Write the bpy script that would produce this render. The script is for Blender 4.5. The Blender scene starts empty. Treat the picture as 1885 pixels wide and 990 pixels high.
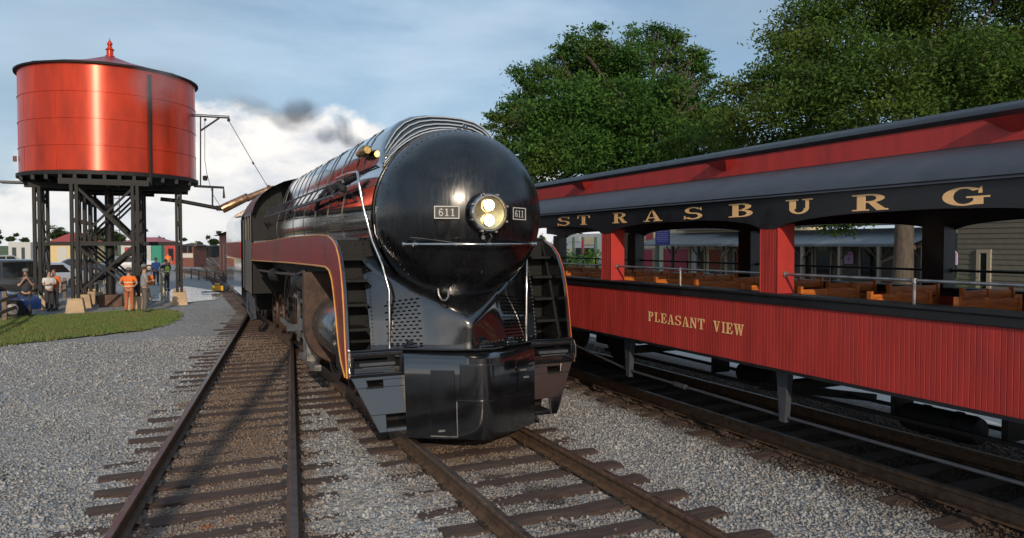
import bpy, math, random
import numpy as np
from mathutils import Vector, Matrix
from math import radians, sin, cos, pi

random.seed(7)
rng = np.random.default_rng(7)
S = bpy.context.scene
COL = S.collection

# ------------------------------------------------------------------ camera
YAW = radians(24.7); PITCH = math.atan(23 / 847); FPX = 847.0; CAMH = 2.56
cam = bpy.data.objects.new('camera', bpy.data.cameras.new('camera'))
COL.objects.link(cam)
cam.location = (0, 0, CAMH)
cam.rotation_euler = (pi / 2 - PITCH, 0, -YAW)
cam.data.sensor_width = 36.0
cam.data.lens = 36.0 * FPX / 1200.0
cam.data.shift_y = -5.0 / 1200.0
cam.data.clip_end = 6000
S.camera = cam
S.view_settings.view_transform = 'Standard'
S.view_settings.look = 'None'
S.view_settings.exposure = 0.0
S.view_settings.gamma = 1.0
S.render.resolution_x = 1024; S.render.resolution_y = 538

# ------------------------------------------------------------------ sky and sun
SUN_AZ, SUN_EL = radians(194), radians(20)     # azimuth clockwise from +Y
W = bpy.data.worlds.new('World'); S.world = W; W.use_nodes = True
nt = W.node_tree; N = nt.nodes; L = nt.links; N.clear()
def wn(t, **k):
    n = N.new(t)
    for a, b in k.items(): setattr(n, a, b)
    return n
def wm(op, a, b=None, c=None, clamp=False):
    n = N.new('ShaderNodeMath'); n.operation = op; n.use_clamp = clamp
    for i, v in enumerate((a, b, c)):
        if v is None: continue
        if isinstance(v, (int, float)): n.inputs[i].default_value = v
        else: L.new(v, n.inputs[i])
    return n.outputs[0]
def wmix(f, a, b):
    n = N.new('ShaderNodeMix'); n.data_type = 'RGBA'
    for i, v in ((0, f), (6, a), (7, b)):
        if isinstance(v, tuple): n.inputs[i].default_value = (*v, 1)
        elif isinstance(v, (int, float)): n.inputs[i].default_value = v
        else: L.new(v, n.inputs[i])
    return n.outputs[2]
sky = wn('ShaderNodeTexSky', sky_type='NISHITA', sun_disc=False, sun_elevation=SUN_EL, sun_rotation=SUN_AZ,
         air_density=1.0, dust_density=1.6, ozone_density=1.2)
tc = wn('ShaderNodeTexCoord')
sep = wn('ShaderNodeSeparateXYZ'); L.new(tc.outputs['Generated'], sep.inputs[0])
X_, Y_, Z_ = sep.outputs
def wnoise(sx, sy, sz, scale, detail, rough, dist=0.0, off=(0, 0, 0)):
    mp = wn('ShaderNodeMapping'); mp.inputs['Scale'].default_value = (sx, sy, sz); mp.inputs['Location'].default_value = off
    L.new(tc.outputs['Generated'], mp.inputs[0])
    n = wn('ShaderNodeTexNoise'); n.inputs['Scale'].default_value = scale; n.inputs['Detail'].default_value = detail
    n.inputs['Roughness'].default_value = rough; n.inputs['Distortion'].default_value = dist
    L.new(mp.outputs[0], n.inputs['Vector'])
    return n.outputs['Fac']
def smooth(v, lo, hi):
    n = wn('ShaderNodeMapRange', interpolation_type='SMOOTHSTEP'); L.new(v, n.inputs[0])
    n.inputs[1].default_value = lo; n.inputs[2].default_value = hi
    return n.outputs[0]
# high thin veil
veil = smooth(wnoise(1, 1, 3.2, 2.2, 6, .55, .4), .36, .70)
# low cumulus bank that swells and sinks around the horizon
lump = wnoise(1, 1, 1.9, 4.6, 8, .56, .15, (.31, .0, .12))
az = wm('ARCTAN2', X_, Y_)
bank = wm('MULTIPLY_ADD', wm('COSINE', wm('MULTIPLY', wm('SUBTRACT', az, radians(9)), 5.0)), .5, .5)
edge = wm('ADD', wm('MULTIPLY', lump, .36), wm('SUBTRACT', wm('MULTIPLY', bank, .23), wm('MULTIPLY', Z_, 1.15)))
cum = smooth(edge, .180, .222)
cumtone = smooth(wnoise(1, 1, 1.9, 9.0, 7, .6, .1, (.3, .02, .08)), .30, .62)
grey = smooth(wnoise(1, 1, 2.4, 2.6, 4, .5, .3, (1.7, .4, .2)), .42, .66)
c0 = wmix(wm('MULTIPLY', veil, .62), wmix(.35, sky.outputs[0], (3.7, 5.9, 8.5)), (6.5, 8.0, 9.4))
c1 = wmix(wm('MULTIPLY', grey, .5), c0, (3.4, 4.5, 5.6))
ccol = wmix(cumtone, (7.0, 7.2, 7.8), (11.5, 10.9, 10.2))
c2 = wmix(wm('MULTIPLY', cum, .93), c1, ccol)
# pale air near the horizon
hz = smooth(Z_, .16, -.02)
c3 = wmix(wm('MULTIPLY', hz, .45), c2, (6.6, 7.2, 7.8))
bg = wn('ShaderNodeBackground'); bg.inputs[1].default_value = 0.10
L.new(c3, bg.inputs[0])
out = wn('ShaderNodeOutputWorld'); L.new(bg.outputs[0], out.inputs[0])

sd = bpy.data.lights.new('sun', 'SUN'); sd.energy = 2.8; sd.angle = radians(0.6); sd.color = (1.0, .84, .66)
so = bpy.data.objects.new('sun', sd); COL.objects.link(so)
tos = Vector((sin(SUN_AZ) * cos(SUN_EL), cos(SUN_AZ) * cos(SUN_EL), sin(SUN_EL)))
so.rotation_euler = tos.to_track_quat('Z', 'Y').to_euler()
so.location = (-6, -20, 20)

# ------------------------------------------------------------------ helpers
ORG = {}
class M:
    """collects polygons; build() links them as ONE mesh object"""
    def __init__(s): s.v = []; s.f = []
    def add(s, vs, fs):
        o = len(s.v); s.v += [tuple(map(float, p)) for p in vs]; s.f += [tuple(i + o for i in f) for f in fs]; return s
    def box(s, x0, x1, y0, y1, z0, z1):
        return s.add([(x0,y0,z0),(x1,y0,z0),(x1,y1,z0),(x0,y1,z0),(x0,y0,z1),(x1,y0,z1),(x1,y1,z1),(x0,y1,z1)],
                     [(0,3,2,1),(4,5,6,7),(0,1,5,4),(1,2,6,5),(2,3,7,6),(3,0,4,7)])
    def beam(s, p, q, w, h=None, up=(0,0,1)):
        h = h or w; p = Vector(p); q = Vector(q); d = (q - p).normalized(); u = Vector(up)
        if abs(d.dot(u)) > .98: u = Vector((1, 0, 0))
        r = d.cross(u).normalized() * w / 2; u = r.cross(d).normalized() * h / 2
        vs = [a + b for a in (p, q) for b in (-r - u, r - u, r + u, -r + u)]
        return s.add(vs, [(0,1,2,3),(7,6,5,4),(0,4,5,1),(1,5,6,2),(2,6,7,3),(3,7,4,0)])
    def tube(s, pts, r, n=8, cap=True):
        pts = [Vector(p) for p in pts]; rs = r if isinstance(r, (list, tuple)) else [r] * len(pts)
        vs = []; fs = []; prev = None
        for i, p in enumerate(pts):
            d = (pts[min(i+1, len(pts)-1)] - pts[max(i-1, 0)]).normalized()
            if prev is None:
                a = Vector((0,0,1)) if abs(d.z) < .9 else Vector((1,0,0)); a = (a - d * a.dot(d)).normalized()
            else:
                a = (prev - d * prev.dot(d)).normalized()
            prev = a; b = d.cross(a)
            vs += [p + (a * cos(2*pi*k/n) + b * sin(2*pi*k/n)) * rs[i] for k in range(n)]
        for i in range(len(pts) - 1):
            for k in range(n):
                fs.append((i*n+k, i*n+(k+1)%n, (i+1)*n+(k+1)%n, (i+1)*n+k))
        if cap:
            fs.append(tuple(range(n-1, -1, -1))); fs.append(tuple((len(pts)-1)*n + k for k in range(n)))
        return s.add(vs, fs)
    def lathe(s, prof, c=(0,0,0), axis='z', n=24, a0=0, a1=2*pi):
        full = abs(a1 - a0 - 2*pi) < 1e-6; m = n if full else n + 1
        vs = []; fs = []
        for r, h in prof:
            for k in range(m):
                a = a0 + (a1 - a0) * k / n; u, w = r * cos(a), r * sin(a)
                vs.append({'z': (c[0]+u, c[1]+w, c[2]+h), 'y': (c[0]+u, c[1]+h, c[2]+w), 'x': (c[0]+h, c[1]+u, c[2]+w)}[axis])
        for i in range(len(prof) - 1):
            for k in range(n):
                k2 = (k + 1) % m; fs.append((i*m+k, i*m+k2, (i+1)*m+k2, (i+1)*m+k))
        return s.add(vs, fs)
    def grid(s, rows, closed=False):
        m = len(rows[0]); vs = [p for r in rows for p in r]; fs = []
        for i in range(len(rows) - 1):
            for k in range(m if closed else m - 1):
                k2 = (k + 1) % m; fs.append((i*m+k, i*m+k2, (i+1)*m+k2, (i+1)*m+k))
        return s.add(vs, fs)
    def prism(s, poly, fn, t0, t1):
        """poly 2D (a,b) -> fn(a,b,t) 3D, extruded between t0 and t1"""
        n = len(poly); vs = [fn(a, b, t0) for a, b in poly] + [fn(a, b, t1) for a, b in poly]
        fs = [tuple(range(n)), tuple(range(2*n-1, n-1, -1))] + [(i, i+n, (i+1) % n + n, (i+1) % n) for i in range(n)]
        return s.add(vs, fs)
    def build(s, name, mat, parent=None, smooth=False, bevel=0, mods=None):
        o_ = ORG.get(parent.name, Vector((0,0,0))) if parent else Vector((0,0,0))
        me = bpy.data.meshes.new(name)
        me.from_pydata([(a-o_.x, b-o_.y, c-o_.z) for a, b, c in s.v], [], s.f)
        me.update()
        import bmesh
        bm = bmesh.new(); bm.from_mesh(me); bmesh.ops.recalc_face_normals(bm, faces=bm.faces)
        if smooth:
            ang = radians(smooth if smooth is not True else 38)
            for f in bm.faces: f.smooth = True
            for e in bm.edges:
                if len(e.link_faces) == 2 and e.calc_face_angle(0) > ang: e.smooth = False
        bm.to_mesh(me); bm.free()
        me.materials.append(mat)
        o = bpy.data.objects.new(name, me); COL.objects.link(o)
        if parent: o.parent = parent; ORG[o.name] = o_.copy()
        if bevel:
            b = o.modifiers.new('bevel', 'BEVEL'); b.width = bevel; b.segments = 2; b.limit_method = 'ANGLE'; b.angle_limit = radians(40)
        return o
def tag(o, label=None, cat=None, group=None, kind=None):
    if label: o['label'] = label
    if cat: o['category'] = cat
    if group: o['group'] = group
    if kind: o['kind'] = kind
    return o
def thing(name, label, cat, loc=(0,0,0), group=None):
    o = bpy.data.objects.new(name, None); COL.objects.link(o); o.location = loc; o.empty_display_size = .3
    ORG[o.name] = Vector(loc)
    return tag(o, label, cat, group)
def copy_tree(o, loc=None, rotz=None, label=None, parent=None):
    c = o.copy(); COL.objects.link(c)
    if parent: c.parent = parent
    ORG[c.name] = ORG.get(o.name, Vector((0,0,0)))
    if loc is not None: c.location = loc
    if rotz is not None: c.rotation_euler = (0, 0, rotz)
    if label: c['label'] = label
    for ch in [k for k in bpy.data.objects if k.parent == o]:
        copy_tree(ch, parent=c)
    return c
def npmesh(name, V, F, mat, parent=None):
    """big meshes from numpy; F is (n,k)"""
    V = np.asarray(V, dtype=np.float32); F = np.asarray(F, dtype=np.int32)
    if parent: V = V - np.array(ORG[parent.name], dtype=np.float32)
    me = bpy.data.meshes.new(name); k = F.shape[1]
    me.vertices.add(len(V)); me.vertices.foreach_set('co', V.ravel())
    me.loops.add(F.size); me.loops.foreach_set('vertex_index', F.ravel())
    me.polygons.add(len(F)); me.polygons.foreach_set('loop_start', np.arange(0, F.size, k, dtype=np.int32))
    me.update(calc_edges=True); me.materials.append(mat)
    o = bpy.data.objects.new(name, me); COL.objects.link(o)
    if parent: o.parent = parent; ORG[o.name] = ORG[parent.name].copy()
    return o
# a pixel of the photograph (1200 x 576) and a depth along the view axis -> a point of the place
_f = Vector((sin(YAW)*cos(PITCH), cos(YAW)*cos(PITCH), -sin(PITCH))); _r = Vector((cos(YAW), -sin(YAW), 0)); _u = _r.cross(_f)
def at(x, y, d): return Vector((0,0,CAMH)) + d * (_f + _r * ((x-600)/FPX) - _u * ((y-288)/FPX))
def on_ground(x, y, z=0.0):
    d = _f + _r * ((x-600)/FPX) - _u * ((y-288)/FPX); t = (z - CAMH) / d.z
    return Vector((0,0,CAMH)) + d * t

# ------------------------------------------------------------------ materials
def mat(name, col, rough=.5, metal=0, var=.12, vscale=6, bump=0, bscale=40, coat=0, stretch=(1,1,1), rvar=.0, emis=None, spec=.5, col2=None, sub=0, detail=4):
    m = bpy.data.materials.new(name); m.use_nodes = True; t = m.node_tree; b = t.nodes['Principled BSDF']
    b.inputs['Base Color'].default_value = (*col, 1); b.inputs['Roughness'].default_value = rough; b.inputs['Metallic'].default_value = metal
    b.inputs['Coat Weight'].default_value = coat; b.inputs['Coat Roughness'].default_value = .08; b.inputs['Specular IOR Level'].default_value = spec
    if emis: b.inputs['Emission Color'].default_value = (*emis[0], 1); b.inputs['Emission Strength'].default_value = emis[1]
    if var or rvar or bump or col2:
        g = t.nodes.new('ShaderNodeNewGeometry'); mp = t.nodes.new('ShaderNodeMapping'); mp.inputs['Scale'].default_value = stretch
        t.links.new(g.outputs['Position'], mp.inputs[0])
        n = t.nodes.new('ShaderNodeTexNoise'); n.inputs['Scale'].default_value = vscale; n.inputs['Detail'].default_value = detail; n.inputs['Roughness'].default_value = .6
        t.links.new(mp.outputs[0], n.inputs['Vector'])
        r = t.nodes.new('ShaderNodeMapRange'); r.inputs[1].default_value = .32; r.inputs[2].default_value = .68; t.links.new(n.outputs['Fac'], r.inputs[0])
        mx = t.nodes.new('ShaderNodeMix'); mx.data_type = 'RGBA'; t.links.new(r.outputs[0], mx.inputs[0])
        ca = col2 if col2 else tuple(c*(1-var) for c in col)
        mx.inputs[6].default_value = (*ca, 1); mx.inputs[7].default_value = (*(tuple(min(1, c*(1+var)) for c in col)), 1)
        t.links.new(mx.outputs[2], b.inputs['Base Color'])
        if rvar:
            q = t.nodes.new('ShaderNodeMapRange'); q.inputs[1].default_value = .3; q.inputs[2].default_value = .7
            q.inputs[3].default_value = max(.02, rough-rvar); q.inputs[4].default_value = rough+rvar
            t.links.new(n.outputs['Fac'], q.inputs[0]); t.links.new(q.outputs[0], b.inputs['Roughness'])
        if bump:
            nb = t.nodes.new('ShaderNodeTexNoise'); nb.inputs['Scale'].default_value = bscale; nb.inputs['Detail'].default_value = 5
            t.links.new(mp.outputs[0], nb.inputs['Vector'])
            bp = t.nodes.new('ShaderNodeBump'); bp.inputs['Strength'].default_value = bump; bp.inputs['Distance'].default_value = .02
            t.links.new(nb.outputs['Fac'], bp.inputs['Height']); t.links.new(bp.outputs[0], b.inputs['Normal'])
    return m
BLACK = mat('gloss_black', (.006,.0065,.008), .10, var=.3, vscale=5, rvar=.05, coat=1.0, bump=.10, bscale=1.7, spec=1.0)
NOSEB = mat('satin_black_smokebox', (.005,.0055,.0065), .25, var=.3, vscale=9, rvar=.10, stretch=(3,3,.22), coat=.0, bump=.035, bscale=7, spec=.8)
DULLB = mat('sooty_black', (.009,.009,.009), .62, spec=.3, var=.4, vscale=9, bump=.25, bscale=30, rvar=.1)
GRIME = mat('oily_brown_grime', (.045,.032,.024), .5, var=.5, vscale=8, bump=.3, bscale=25, rvar=.15)
RUST = mat('rusty_brown_iron', (.10,.045,.025), .6, var=.45, vscale=7, bump=.3, bscale=30)
MAROON = mat('glossy_maroon_paint', (.27,.008,.013), .33, var=.1, vscale=3, stretch=(1,1,.4), coat=.0, rvar=.08, col2=(.17,.007,.010), spec=.35)
GOLD = mat('gold_stripe_paint', (.62,.30,.06), .35, var=.15)
CHROME = mat('polished_steel', (.62,.60,.57), .16, 1, var=.08, vscale=12, rvar=.06)
BRASS = mat('old_brass', (.45,.30,.12), .3, 1, var=.3, vscale=20, rvar=.1)
STEEL = mat('worn_steel', (.30,.29,.28), .4, .8, var=.3, vscale=10, rvar=.12)
GUN = mat('grey_steel_jacket', (.16,.16,.17), .2, .85, var=.4, vscale=6, rvar=.1)
CREAM = mat('cream_paint_and_sheen', (.11,.10,.08), .4, var=.35, vscale=4, rvar=.1)  # on the cab sides this cream paints in reflected light
WHITEP = mat('white_lettering', (.52,.51,.47), .5, var=.05)
GLASSD = mat('dark_window_glass', (.01,.012,.014), .05, var=0, coat=.3)
COACHR = mat('coach_red_paint', (.45,.036,.028), .5, spec=.35, col2=(.34,.030,.024), var=.1, vscale=2.2, stretch=(1,3,.5), rvar=.08, bump=.05, bscale=20)
COACHB = mat('coach_black_paint', (.011,.0105,.012), .42, var=.25, vscale=6, rvar=.08)
SLATE = mat('blue_grey_roof_canvas', (.045,.049,.062), .55, var=.18, vscale=2.5, bump=.12, bscale=30)
LETTER = mat('gilt_lettering', (.98,.56,.24), .4, var=.06)
WOODS = mat('varnished_orange_wood', (.48,.13,.02), .3, var=.35, vscale=6, stretch=(1,6,6), coat=.3)
DIRON = mat('grey_painted_iron', (.05,.055,.065), .45, var=.2, vscale=10)
RAILT = mat('rail_steel', (.16,.12,.10), .38, .75, var=.35, vscale=9, rvar=.1)
RAILB = mat('rusty_rail_side', (.10,.055,.030), .65, var=.45, vscale=12, bump=.2)
TANKR = mat('tank_red_paint', (.56,.040,.005), .34, .40, var=.25, vscale=1.6, stretch=(1,1,.25), bump=.02, bscale=2, spec=1.0)
_t = TANKR.node_tree; _b = _t.nodes['Principled BSDF']; _g = _t.nodes.new('ShaderNodeTangent'); _g.direction_type = 'RADIAL'; _g.axis = 'Z'
_t.links.new(_g.outputs[0], _b.inputs['Tangent']); _b.inputs['Anisotropic'].default_value = .88; _b.inputs['Anisotropic Rotation'].default_value = .25
TANKL = mat('tank_roof_red', (.24,.035,.04), .4, var=.2, vscale=2)
IRONB = mat('black_painted_iron', (.006,.0055,.0055), .65, var=.3, vscale=8)
COPPER = mat('brown_metal_spout', (.42,.24,.14), .32, .8, var=.3, vscale=6, rvar=.1)
CONC = mat('stained_concrete', (.40,.34,.27), .85, var=.2, vscale=4, bump=.3, bscale=25)
TANCON = mat('tan_concrete_footing', (.46,.33,.20), .85, var=.2, vscale=3, bump=.3, bscale=20)
WOODG = mat('weathered_fence_wood', (.16,.12,.085), .8, var=.35, vscale=8, bump=.4, bscale=30)
# ------------------------------------------------------------------ ballast material (stains and one painted darkening lie along the tracks, in the ground itself)
LX, CX = 3.285, 7.555                     # centre lines of the two parallel tracks
def left_c(y): return .26 + .135 * (y - 7.26)
def ballast(name, stones=False):
    m = bpy.data.materials.new(name); m.use_nodes = True; t = m.node_tree; b = t.nodes['Principled BSDF']
    g = t.nodes.new('ShaderNodeNewGeometry'); sp = t.nodes.new('ShaderNodeSeparateXYZ'); t.links.new(g.outputs['Position'], sp.inputs[0])
    def mt(op, a, b_=None, clamp=False):
        n = t.nodes.new('ShaderNodeMath'); n.operation = op; n.use_clamp = clamp
        for i, v in enumerate((a, b_)):
            if v is None: continue
            if isinstance(v, (int, float)): n.inputs[i].default_value = v
            else: t.links.new(v, n.inputs[i])
        return n.outputs[0]
    def rng_(v, a, b_, c=0, d=1):
        n = t.nodes.new('ShaderNodeMapRange'); n.interpolation_type = 'SMOOTHSTEP'; t.links.new(v, n.inputs[0])
        for i, q in enumerate((a, b_, c, d)): n.inputs[i+1].default_value = q
        return n.outputs[0]
    def mix(f, a, b_):
        n = t.nodes.new('ShaderNodeMix'); n.data_type = 'RGBA'
        for i, v in ((0, f), (6, a), (7, b_)):
            if isinstance(v, tuple): n.inputs[i].default_value = (*v, 1)
            elif isinstance(v, (int, float)): n.inputs[i].default_value = v
            else: t.links.new(v, n.inputs[i])
        return n.outputs[2]
    def noise(sc, det=4, ro=.6, st=(1,1,1)):
        mp = t.nodes.new('ShaderNodeMapping'); mp.inputs['Scale'].default_value = st; t.links.new(g.outputs['Position'], mp.inputs[0])
        n = t.nodes.new('ShaderNodeTexNoise'); n.inputs['Scale'].default_value = sc; n.inputs['Detail'].default_value = det; n.inputs['Roughness'].default_value = ro
        t.links.new(mp.outputs[0], n.inputs['Vector']); return n.outputs['Fac']
    x, y = sp.outputs[0], sp.outputs[1]
    wob = mt('MULTIPLY', mt('SUBTRACT', noise(1.3, 5, .65), .5), 1.7)
    wob2 = mt('MULTIPLY', mt('SUBTRACT', noise(5, 4, .65), .5), .9)
    vo = t.nodes.new('ShaderNodeTexVoronoi'); vo.inputs['Scale'].default_value = 21 if not stones else 14
    t.links.new(g.outputs['Position'], vo.inputs['Vector'])
    hs = t.nodes.new('ShaderNodeSeparateColor'); t.links.new(vo.outputs['Color'], hs.inputs[0])
    base = mix(hs.outputs[0], (.165,.167,.172), (.44,.44,.43))
    base = mix(mt('MULTIPLY', rng_(hs.outputs[1], .62, .75), .38), base, (.36,.30,.24))
    base = mix(rng_(noise(.35, 3), .42, .66, 0, .30), base, (.24,.24,.24))
    # dirty strip along each track
    dl = mt('ADD', mt('ABSOLUTE', mt('SUBTRACT', x, mt('ADD', .26 - .135*7.26, mt('MULTIPLY', y, .135)))), wob)
    s1 = mt('MULTIPLY', rng_(dl, 1.15, .35), .88)
    s1 = mt('MAXIMUM', mt('MULTIPLY', s1, rng_(y, 4.0, 10, .55, 1)), mt('MULTIPLY', rng_(mt('ABSOLUTE', mt('SUBTRACT', dl, .72)), .28, .05), .75))
    base = mix(s1, base, mix(noise(3.2), (.10,.060,.040), (.27,.18,.115)))
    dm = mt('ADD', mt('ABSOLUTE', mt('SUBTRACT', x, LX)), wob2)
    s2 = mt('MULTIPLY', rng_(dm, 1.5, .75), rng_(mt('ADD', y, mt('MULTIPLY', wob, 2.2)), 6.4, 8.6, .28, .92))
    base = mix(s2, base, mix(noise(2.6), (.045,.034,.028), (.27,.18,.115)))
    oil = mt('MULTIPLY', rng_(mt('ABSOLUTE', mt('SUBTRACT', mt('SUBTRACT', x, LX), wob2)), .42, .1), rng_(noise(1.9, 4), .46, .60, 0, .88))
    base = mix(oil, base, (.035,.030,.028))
    # oil-stained bed along the coach track, with the view's corner darkening painted in
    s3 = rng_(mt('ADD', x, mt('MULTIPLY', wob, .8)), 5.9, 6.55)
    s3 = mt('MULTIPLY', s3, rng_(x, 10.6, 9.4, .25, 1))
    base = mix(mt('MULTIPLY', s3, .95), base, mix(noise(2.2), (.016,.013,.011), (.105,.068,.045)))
    rs = mt('MULTIPLY', rng_(noise(1.1, 4, .7), .60, .72), rng_(mt('ABSOLUTE', mt('SUBTRACT', x, mt('ADD', -.72, mt('MULTIPLY', y, .135)))), 1.0, .4))
    base = mix(mt('MULTIPLY', rs, .8), base, (.30,.10,.03))
    t.links.new(base, b.inputs['Base Color']); b.inputs['Roughness'].default_value = .9; b.inputs['Specular IOR Level'].default_value = .25
    if not stones:
        v2 = t.nodes.new('ShaderNodeTexVoronoi'); v2.inputs['Scale'].default_value = 21; v2.feature = 'F1'; t.links.new(g.outputs['Position'], v2.inputs['Vector'])
        h = mt('SUBTRACT', mt('MULTIPLY', v2.outputs['Distance'], -1.0), mt('MULTIPLY', noise(2.0), -.6))
        bp = t.nodes.new('ShaderNodeBump'); bp.inputs['Strength'].default_value = .9; bp.inputs['Distance'].default_value = .035
        t.links.new(h, bp.inputs['Height']); t.links.new(bp.outputs[0], b.inputs['Normal'])
    return m
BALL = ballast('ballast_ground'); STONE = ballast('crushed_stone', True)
FIELD = mat('meadow_green', (.075,.11,.03), .95, var=.3, vscale=.02)
GRASS = mat('lawn_soil', (.085,.115,.030), .95, var=.35, vscale=1.5, col2=(.16,.135,.06))
BLADE = mat('grass_blades', (.085,.14,.028), .7, var=.3, vscale=1.2, col2=(.17,.17,.05))
ASPH = mat('pale_asphalt', (.085,.088,.095), .8, var=.2, vscale=.8, bump=.2, bscale=20)
WET = mat('wet_gravel', (.17,.17,.17), .16, var=.4, vscale=1.4, rvar=.12, bump=.3, bscale=9)
TIEM = mat('creosoted_tie_wood', (.030,.019,.015), .85, var=.55, vscale=5, stretch=(1,5,5), bump=.8, bscale=14, col2=(.085,.052,.040))

LCONC = mat('pale_concrete', (.52,.50,.47), .85, var=.12, vscale=3, bump=.1, bscale=30)
# ground: one sheet with a gently uneven near part
def sheet(name, pts, z, m, label=None):
    q = M(); q.add([(a, b, z) for a, b in pts], [tuple(range(len(pts)))])
    o = q.build(name, m); return tag(o, kind='structure')
xs = np.concatenate([np.linspace(-3000,-60,6), np.linspace(-40,40,161), np.linspace(60,3000,6)])
ys = np.concatenate([np.linspace(-3000,-60,5), np.linspace(-40,60,201), np.linspace(80,3000,8)])
gx, gy = np.meshgrid(xs, ys)
def hh(x, y):
    near = np.exp(-((x/26)**2 + ((y-12)/26)**2))
    return near * (.012*np.sin(1.7*x+.6*y) + .010*np.sin(.8*x-1.9*y+1) + .006*np.sin(4.1*x+2.3*y) - .004)
gz = hh(gx, gy)
nx, ny = len(xs), len(ys)
idx = np.arange(nx*ny).reshape(ny, nx)
q = np.stack([idx[:-1,:-1], idx[:-1,1:], idx[1:,1:], idx[1:,:-1]], -1).reshape(-1,4)
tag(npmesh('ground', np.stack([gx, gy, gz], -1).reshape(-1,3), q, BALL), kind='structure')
sheet('field', [(-2500,190),(2500,190),(2500,2900),(-2500,2900)], .012, FIELD)
sheet('meadow', [(-900,-80),(-60,-80),(-62,60),(-80,186),(-900,186)], .012, FIELD)
sheet('parking_lot', [(-6.1,27),(-5.7,38),(-4.6,44),(-3.8,62),(-2.2,84),(-4,125),(-60,170),(-58,27)], .020, ASPH)
sheet('wet_path', [(-1.2,37),(.2,35.2),(1.6,36.6),(2.2,41),(1.2,46),(.3,49),(-.9,44)], .016, WET)
sheet('concrete_walkway', [(10.3,-12),(14.1,-12),(14.1,70),(10.3,70)], .028, LCONC)
sheet('concrete_platform', [(14.4,-12),(24,-12),(24,70),(14.4,70)], .30, CONC)
q = M(); q.box(14.1, 14.4, -12, 70, -.05, .302); tag(q.build('platform_kerb', CONC), kind='structure')

# lawn under the tower
gp = [(-5.4,21.2),(-4.14,21.9),(-3.1,22.7),(-2.0,23.6),(-.9,24.3),(-.25,26.3),(-.05,29),(-.35,30.6),(-1.0,31.3),(-2.0,31.2),(-3.2,30.6),(-4.6,30.2),(-5.4,30)]
gq = []
for (a, b), (c, d) in zip(gp, gp[1:]+gp[:1]):
    k = max(2, int(math.hypot(c-a, d-b)/.16))
    for i in range(k): gq.append((a+(c-a)*i/k + random.uniform(-.13,.13), b+(d-b)*i/k + random.uniform(-.13,.13)))
sheet('lawn', gq, .024, GRASS)
from mathutils.geometry import intersect_point_tri_2d
import mathutils
def inside(px, py, poly):
    r = np.zeros(len(px), bool); j = len(poly) - 1
    for i in range(len(poly)):
        xi, yi = poly[i]; xj, yj = poly[j]
        c = ((yi > py) != (yj > py)) & (px < (xj-xi)*(py-yi)/(yj-yi+1e-9)+xi); r ^= c; j = i
    return r
def blades(name, n, box, poly, hgt, label):
    x = rng.uniform(box[0], box[1], n); y = rng.uniform(box[2], box[3], n)
    k = inside(x, y, poly) & (inside(x, y, gp) | (np.sin(x*7+y*3)*np.sin(y*9-x*4) > .35)); x, y = x[k], y[k]; n = len(x)
    a = rng.uniform(0, 2*pi, n); h = rng.uniform(.5, 1.2, n)*hgt; w = .012
    V = np.zeros((n,3,3)); dx, dy = np.cos(a)*w, np.sin(a)*w
    V[:,0] = np.stack([x-dx, y-dy, np.full(n,.022)], -1); V[:,1] = np.stack([x+dx, y+dy, np.full(n,.022)], -1)
    V[:,2] = np.stack([x+rng.normal(0,.03,n), y+rng.normal(0,.03,n), .022+h], -1)
    o = npmesh(name, V.reshape(-1,3), np.arange(n*3).reshape(-1,3), BLADE)
    return tag(o, label, 'grass', kind='stuff')
gw = [(-2.9+(a+2.9)*1.07, 26.5+(b-26.5)*1.07) for a, b in gp]
blades('grass', 85000, (-5.8,.5,20.8,31.8), gw, .085, 'short mown grass growing in front of the tower footings')

# crushed stone lying loose near the tracks
def stones():
    pts = []
    for n, y0, y1 in ((110000, 2.4, 8.2), (85000, 8.2, 14), (40000, 14, 22)):
        y = rng.uniform(y0, y1, n); lo = -.19*y - 3.0 if y0 < 10 else -.19*y-1.5
        x = rng.uniform(-4.6, 9.6, n) if y0 < 8 else rng.uniform(-6, 9.6, n)
        pts.append(np.stack([x, y], -1))
    p = np.concatenate(pts); x, y = p[:,0], p[:,1]
    keep = np.ones(len(x), bool)
    for tx, ty, hl, hw, tops in TIES:
        m = (np.abs(x-tx) < hl) & (np.abs(y-ty) < hw); keep &= ~(m & (rng.random(len(x)) < tops))
    p = p[keep]; n = len(p); x, y = p[:,0], p[:,1]
    s = rng.gamma(5, .0026, n).clip(.006, .032) * np.where(y > 14, 1.35, 1)
    o = np.array([(1,0,0),(-1,0,0),(0,1,0),(0,-1,0),(0,0,1),(0,0,-1)], float)
    V = o[None] * rng.uniform(.6, 1.25, (n,6,1)) + rng.normal(0, .22, (n,6,3))
    V[:,:,2] *= .8
    a = rng.uniform(0, 2*pi, n); t_ = rng.uniform(-.9, .9, n); ca, sa, ct, st = np.cos(a), np.sin(a), np.cos(t_), np.sin(t_)
    X, Y, Z = V[:,:,0], V[:,:,1], V[:,:,2]
    Y, Z = Y*ct[:,None]-Z*st[:,None], Y*st[:,None]+Z*ct[:,None]
    X, Y = X*ca[:,None]-Y*sa[:,None], X*sa[:,None]+Y*ca[:,None]
    z0 = hh(x, y) + s*.35
    V = np.stack([X*s[:,None]+x[:,None], Y*s[:,None]+y[:,None], Z*s[:,None]+z0[:,None]], -1)
    F = np.array([(0,2,4),(2,1,4),(1,3,4),(3,0,4),(2,0,5),(1,2,5),(3,1,5),(0,3,5)])
    F = (F[None] + 6*np.arange(n)[:,None,None]).reshape(-1,3)
    tag(npmesh('gravel', V.reshape(-1,3), F, STONE), 'loose grey and brown crushed stone spread between and beside the rails', 'gravel', kind='stuff')

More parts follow.
